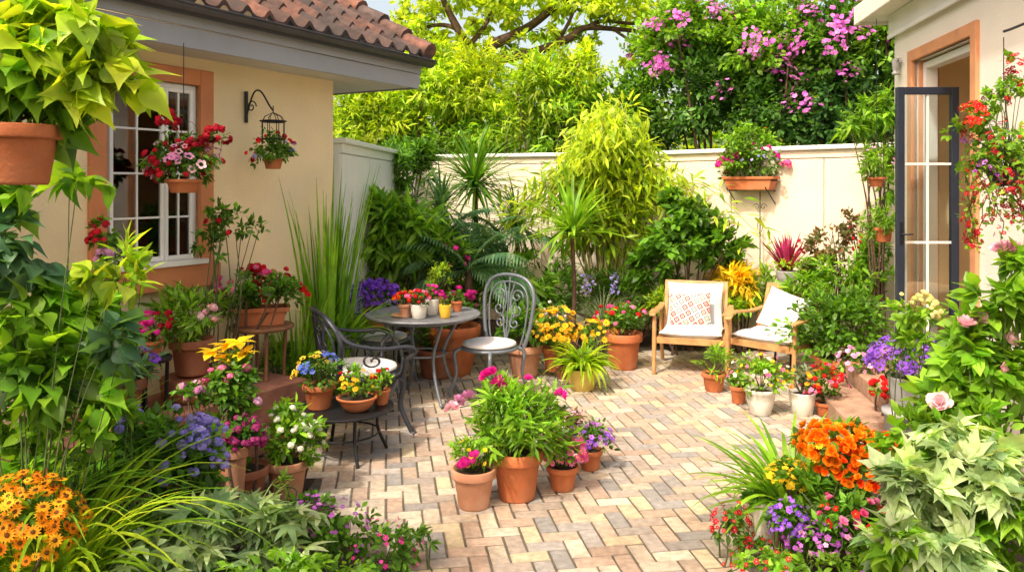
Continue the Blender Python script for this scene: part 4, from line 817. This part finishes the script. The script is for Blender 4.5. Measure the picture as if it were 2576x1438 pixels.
# left big pot
e=thing('plant_hanger','black iron shepherd hook holding a terracotta pot','hook',(-2.0,2.5,0)); mb=MB(); tube(mb,smooth([(0,0,0),(0,0,2.2),(.05,0,2.85),(.25,0,3.0),(.42,0,2.85),(.43,0,2.75)],7),.012,8); build(mb,'pole',e,BLACKI)
hanging('large hanging terracotta pot with broad bright green leaves',45,2.5,465,200,150,330,60,2.75,[],'lg',240,T='h',ls=.12)
SH('broad-leaved bright green foliage spilling from the hanging pot',40,2.55,[(110,120,300,170),(50,215,300,130),(240,205,200,120),(330,215,90,70),(150,60,260,120)],560,'h',None,.12,zb=2.05,cr=.34,droop=.4,stemr=.004,name='climbing_plant',cat='plant',pals=['li','lg','li','li','yg'],flat=.6,ns=3)
# ================================================================ LEFT FOREGROUND
SH('tall climbing plant with large heart-shaped leaves beside the wall',60,3.1,[(30,520,170,130),(20,660,170,200),(80,800,240,200),(200,450,150,60),(40,950,260,240),(170,960,240,220),(280,850,120,150),(250,700,120,70)],640,'h',None,.115,pals=['lg','bg','lg','lg','g','lg','bg','yg'],cr=.38,droop=.4,stemr=.004,name='climbing_plant',cat='plant',depth=.5,ns=2)
SH('upright light green shrub with pointed leaves near window',290,3.6,[(300,650,100,80),(340,710,90,70)],70,'l','yg',.15,stemr=.004,droop=.2,ns=2)
SH('leafy green plant with long pointed leaves',190,3.5,[(170,790,240,140),(130,870,240,140),(250,930,190,150)],420,'l','lg',.17,stemr=.004,ns=2)
SH('mixed green underplanting at the foot of the climber',150,3.3,[(60,1060,260,180),(220,1060,240,180),(90,1180,260,160)],1000,'o','lg',.065,stemr=.004,ns=2)
grass('arching light green ribbon grass in a dense clump',130,3.15,.22,(.5,.95),150,.024,'yg',(.9,1.5),(1.0,2.3),.14)
grass('green arching grass clump behind orange daisies',50,3.4,.25,(.6,1.0),120,.026,'lg',(.9,1.5),(.8,2.0),.14)
SH('mound of orange daisy flowers',60,2.95,[(60,1320,270,240)],330,'o','g',.045,fl=[(0,'ora','D',190,.025),(0,'org','D',80,.025)],name='orange_daisy_plant',cat='flowering plant')
SH('rounded shrub with lavender blue flower heads',420,3.85,[(420,1160,300,260),(340,1100,170,150),(480,1200,200,170)],2300,'o','g',.05,fl=[(0,'lav','B',70,.026,7,.35),(1,'lav','B',18,.022,4,.3),(2,'lav','B',24,.024,4,.3)],name='lavender_blue_shrub',cat='flowering shrub')
SH('shrub of dusky magenta flowers in tight clusters',605,4.45,[(608,1095,110,90)],260,'o','dg',.045,fl=[(0,'plum','b',60,.024)],name='flowering_plant',cat='plant')
PP('pale terracotta pot below dusky magenta flowers',592,1238,62,118,60,1110,[],'o','g',.05,60,4.45,'pale')
PP('terracotta pot of white flowers with light green leaves',722,1245,108,92,165,1030,[('wht','b',46,.020,9)],'o','lg',.06,640,4.75,'pale')
PP('wide terracotta pot partly empty among the foliage',615,1262,122,92,50,1150,[],'o','g',.04,40,4.6,'brown')
SH('pink blossoms on slender stems among green leaves',500,4.5,[(480,985,70,50),(540,960,60,60)],160,'o','g',.05,fl=[(0,'ppk','b',10,.026),(1,'pink','b',4,.022)],stemr=.005,name='flowering_plant',cat='plant')
SH('pale palmate-leaved foliage carpeting the border',500,3.55,[(400,1370,400,180),(620,1380,340,190),(290,1350,220,140),(500,1330,300,130)],520,'p','wg',.12,stemr=.006,cr=.5,droop=.3,flat=1.5,name='palmate_leaf_plant',cat='plant')
SH('low plant with tiny purple flowers and green leaves',860,3.75,[(830,1360,240,200),(960,1390,200,170),(780,1310,140,120)],1200,'o','g',.04,fl=[(0,'vio','f',80,.014),(1,'mag','f',50,.013),(2,'vio','f',40,.014)],stemr=.005,name='flowering_plant',cat='plant')
SH('sprig of green leaves at the patio edge',1060,3.9,[(1050,1370,90,110)],130,'l','g',.06,stemr=.005,name='small_plant',cat='plant')
SH('fresh green seedling stems beside the pots',720,4.35,[(715,1240,80,110)],90,'l','lg',.06,stemr=.005,name='small_plant',cat='plant')
SH('dense leafy greenery filling the border',250,3.75,[(250,1240,240,180),(520,1310,200,110)],900,'o','g',.055)
SH('low leafy ground cover along the near border',560,3.4,[(400,1450,420,120),(700,1450,420,110),(200,1430,300,140)],1300,'o','lg',.05,stemr=.004,ns=2)
# ================================================================ CENTRE CLUSTER
PP('large terracotta pot of lush peony foliage with magenta blooms',1300,1250,132,122,290,965,[],'l','lg',.09,1700,None,'terra',cr=.28)
e=thing('peony_blooms','magenta peony blossoms standing above glossy foliage','flower',at(1300,4.78,z=.55)); fb=MB(); sb=MB()
for (px,py,s_,c) in ((1225,948,.045,'mag'),(1255,968,.045,'mag'),(1325,958,.036,'mag'),(1410,992,.048,'mag'),(1150,1010,.05,'ppk'),(1180,1003,.045,'ppk'),(1135,1030,.04,'lpk'),(1240,938,.036,'mag')):
    q=at(px,4.72,py)-e.location; blooms(fb,2,q,(.012,.012,.012),'P',s_,c,zmin=-1); tube(sb,smooth([(0,0,-.1),(q.x*.6,0,q.z*.6),tuple(q)],3),.003,4)
build(fb,'blossoms',e,MPET); build(sb,'stem',e,STEM)
PP('small pale terracotta pot with yellow and pink flowers',1192,1272,113,98,130,1100,[('yel','d',18,.018),('mag','b',8,.026,2)],'l','lg',.05,440,None,'pale')
PP('terracotta pot dome of bright pink flowers',1415,1228,82,60,122,1098,[('pink','d',80,.025),('mag','d',40,.023)],'o','g',.04,260)
PP('small terracotta pot dome of purple flowers',1484,1178,64,50,120,1062,[('pur','f',50,.018),('vio','t',40,.020)],'o','g',.04,320)
PP('terracotta pot of soft pink flowers behind the peony',1425,1130,60,40,100,1025,[('lpk','f',20,.018),('ppk','f',14,.018)],'o','rg',.045,280)
# ================================================================ RIGHT FOREGROUND
SH('tall shrub with glossy leaves and pale pink blooms',2500,3.7,[(2510,790,190,200),(2440,880,180,180),(2520,980,260,260),(2420,1030,200,180),(2550,660,120,60)],1500,'o','lg',.10,fl=[(1,'lpk','P',6,.055),(0,'lpk','P',6,.055,2),(4,'lpk','P',6,.065,2),(3,'lpk','P',3,.05)],name='pink_flowering_shrub',cat='flowering shrub',cr=.28,droop=.3,stemr=.006,ns=3)
SH('lobed pale green leaves crowding the border edge',2400,3.35,[(2440,1190,320,220),(2310,1270,260,190),(2500,1330,300,260),(2350,1390,320,180),(2230,1380,180,130)],620,'m','wg',.115,cr=.45,droop=.3,flat=1.5,name='lobed_leaf_plant',cat='plant',stemr=.005,pals=['wg','wg','lg','wg','lg'],ns=2)
SH('leafy green underplanting beneath the pink shrub',2450,3.6,[(2420,1110,320,240),(2290,1100,160,140),(2500,1250,260,260)],1300,'o','lg',.075,stemr=.005,ns=3)
SH('low leafy ground cover at the near right border',2200,3.45,[(2100,1440,420,110),(2350,1450,420,120),(1930,1420,200,80),(2520,1440,200,140)],1500,'o','lg',.05,stemr=.004,ns=2,fl=[(0,'vio','f',40,.015),(2,'drd','f',24,.015)])
SH('mass of vivid orange and red-orange blossoms',2150,3.95,[(2110,1120,200,110),(2190,1165,250,130)],360,'o','g',.055,fl=[(0,'org','P',120,.027),(1,'ror','P',120,.028),(1,'org','P',60,.026),(0,'gol','d',16,.024)],name='orange_flowering_plant',cat='flowering plant',gs=.35,stemr=.005)
grass('green strap-leaved clump at the patio edge',1985,4.25,.1,(.35,.65),130,.038,'lg',(.6,1.5),(.8,2.0),.1)
SH('small yellow flowers beside the orange blossoms',1990,4.1,[(1995,1200,130,80)],200,'o','g',.05,fl=[(0,'yel','f',130,.017)],name='flowering_plant',cat='plant')
PP('white pot edged by flowering border plants',1925,1345,66,90,90,1235,[],'o','g',.06,120,None,'white')
SH('purple flower spikes mixed with pink blossoms',2050,3.75,[(1985,1310,100,120),(2060,1350,170,110),(2140,1290,160,90)],1000,'o','g',.045,fl=[(0,'pur','f',90,.015),(1,'vio','f',80,.015),(2,'pink','P',14,.026),(2,'red','f',20,.022),(1,'ppk','f',30,.016)],name='mixed_flower_clump',cat='flowering plant',stemr=.005)
SH('deep red flower sprays at the patio edge',1850,3.9,[(1840,1320,100,110),(1900,1380,120,70)],300,'o','g',.04,fl=[(0,'drd','f',60,.016),(1,'drd','f',24,.016)],name='flowering_plant',cat='plant',stemr=.005)
SH('green filler foliage beneath the flowers',2080,3.9,[(2060,1240,220,130),(2150,1340,280,140)],900,'o','g',.055,stemr=.005)
SH('pale yellow flat-headed flowers on leafy stems',2300,4.6,[(2310,790,120,110),(2300,870,90,90)],320,'o','lg',.06,fl=[(0,'cre','b',40,.020,9)],stemr=.005,name='yarrow_plant',cat='flowering plant')
SH('loose green shrub by the grey petunia pot',2380,4.6,[(2400,970,130,160),(2380,1030,120,120)],420,'o','g',.07,stemr=.006)
# ================================================================ LIGHT / CAMERA
az=Vector((-.60,-.80,0)).normalized(); el=math.radians(52); ts=Vector((az.x*math.cos(el),az.y*math.cos(el),math.sin(el)))
sd=bpy.data.lights.new('sun','SUN'); sd.energy=3.9; sd.angle=math.radians(2.0); sd.color=(1,.93,.80); so=bpy.data.objects.new('sun',sd); SC.collection.objects.link(so); so.rotation_euler=ts.to_track_quat('Z','Y').to_euler(); so.location=(0,0,12)
W=bpy.data.worlds.new('World'); SC.world=W; W.use_nodes=True; nt=W.node_tree; sk=nt.nodes.new('ShaderNodeTexSky'); sk.sky_type='NISHITA'; sk.sun_disc=False; sk.sun_elevation=el; sk.sun_rotation=math.atan2(az.x,az.y); sk.dust_density=5.; sk.ozone_density=.5
hz=nt.nodes.new('ShaderNodeVectorMath'); hz.operation='MULTIPLY'; hz.inputs[1].default_value=(2.7,2.25,1.8); nt.links.new(sk.outputs[0],hz.inputs[0])
nt.links.new(hz.outputs[0],nt.nodes['Background'].inputs[0]); nt.nodes['Background'].inputs[1].default_value=.15
SC.view_settings.view_transform='Standard'; SC.view_settings.look='None'; SC.view_settings.exposure=0
cd=bpy.data.cameras.new('camera'); cd.lens=F/2576*36; cd.sensor_width=36; cd.shift_y=-249/2576; cd.clip_end=1500; cd.clip_start=.05
co=bpy.data.objects.new('camera',cd); SC.collection.objects.link(co); co.location=(0,0,HC); co.rotation_euler=(math.pi/2,0,0); SC.camera=co
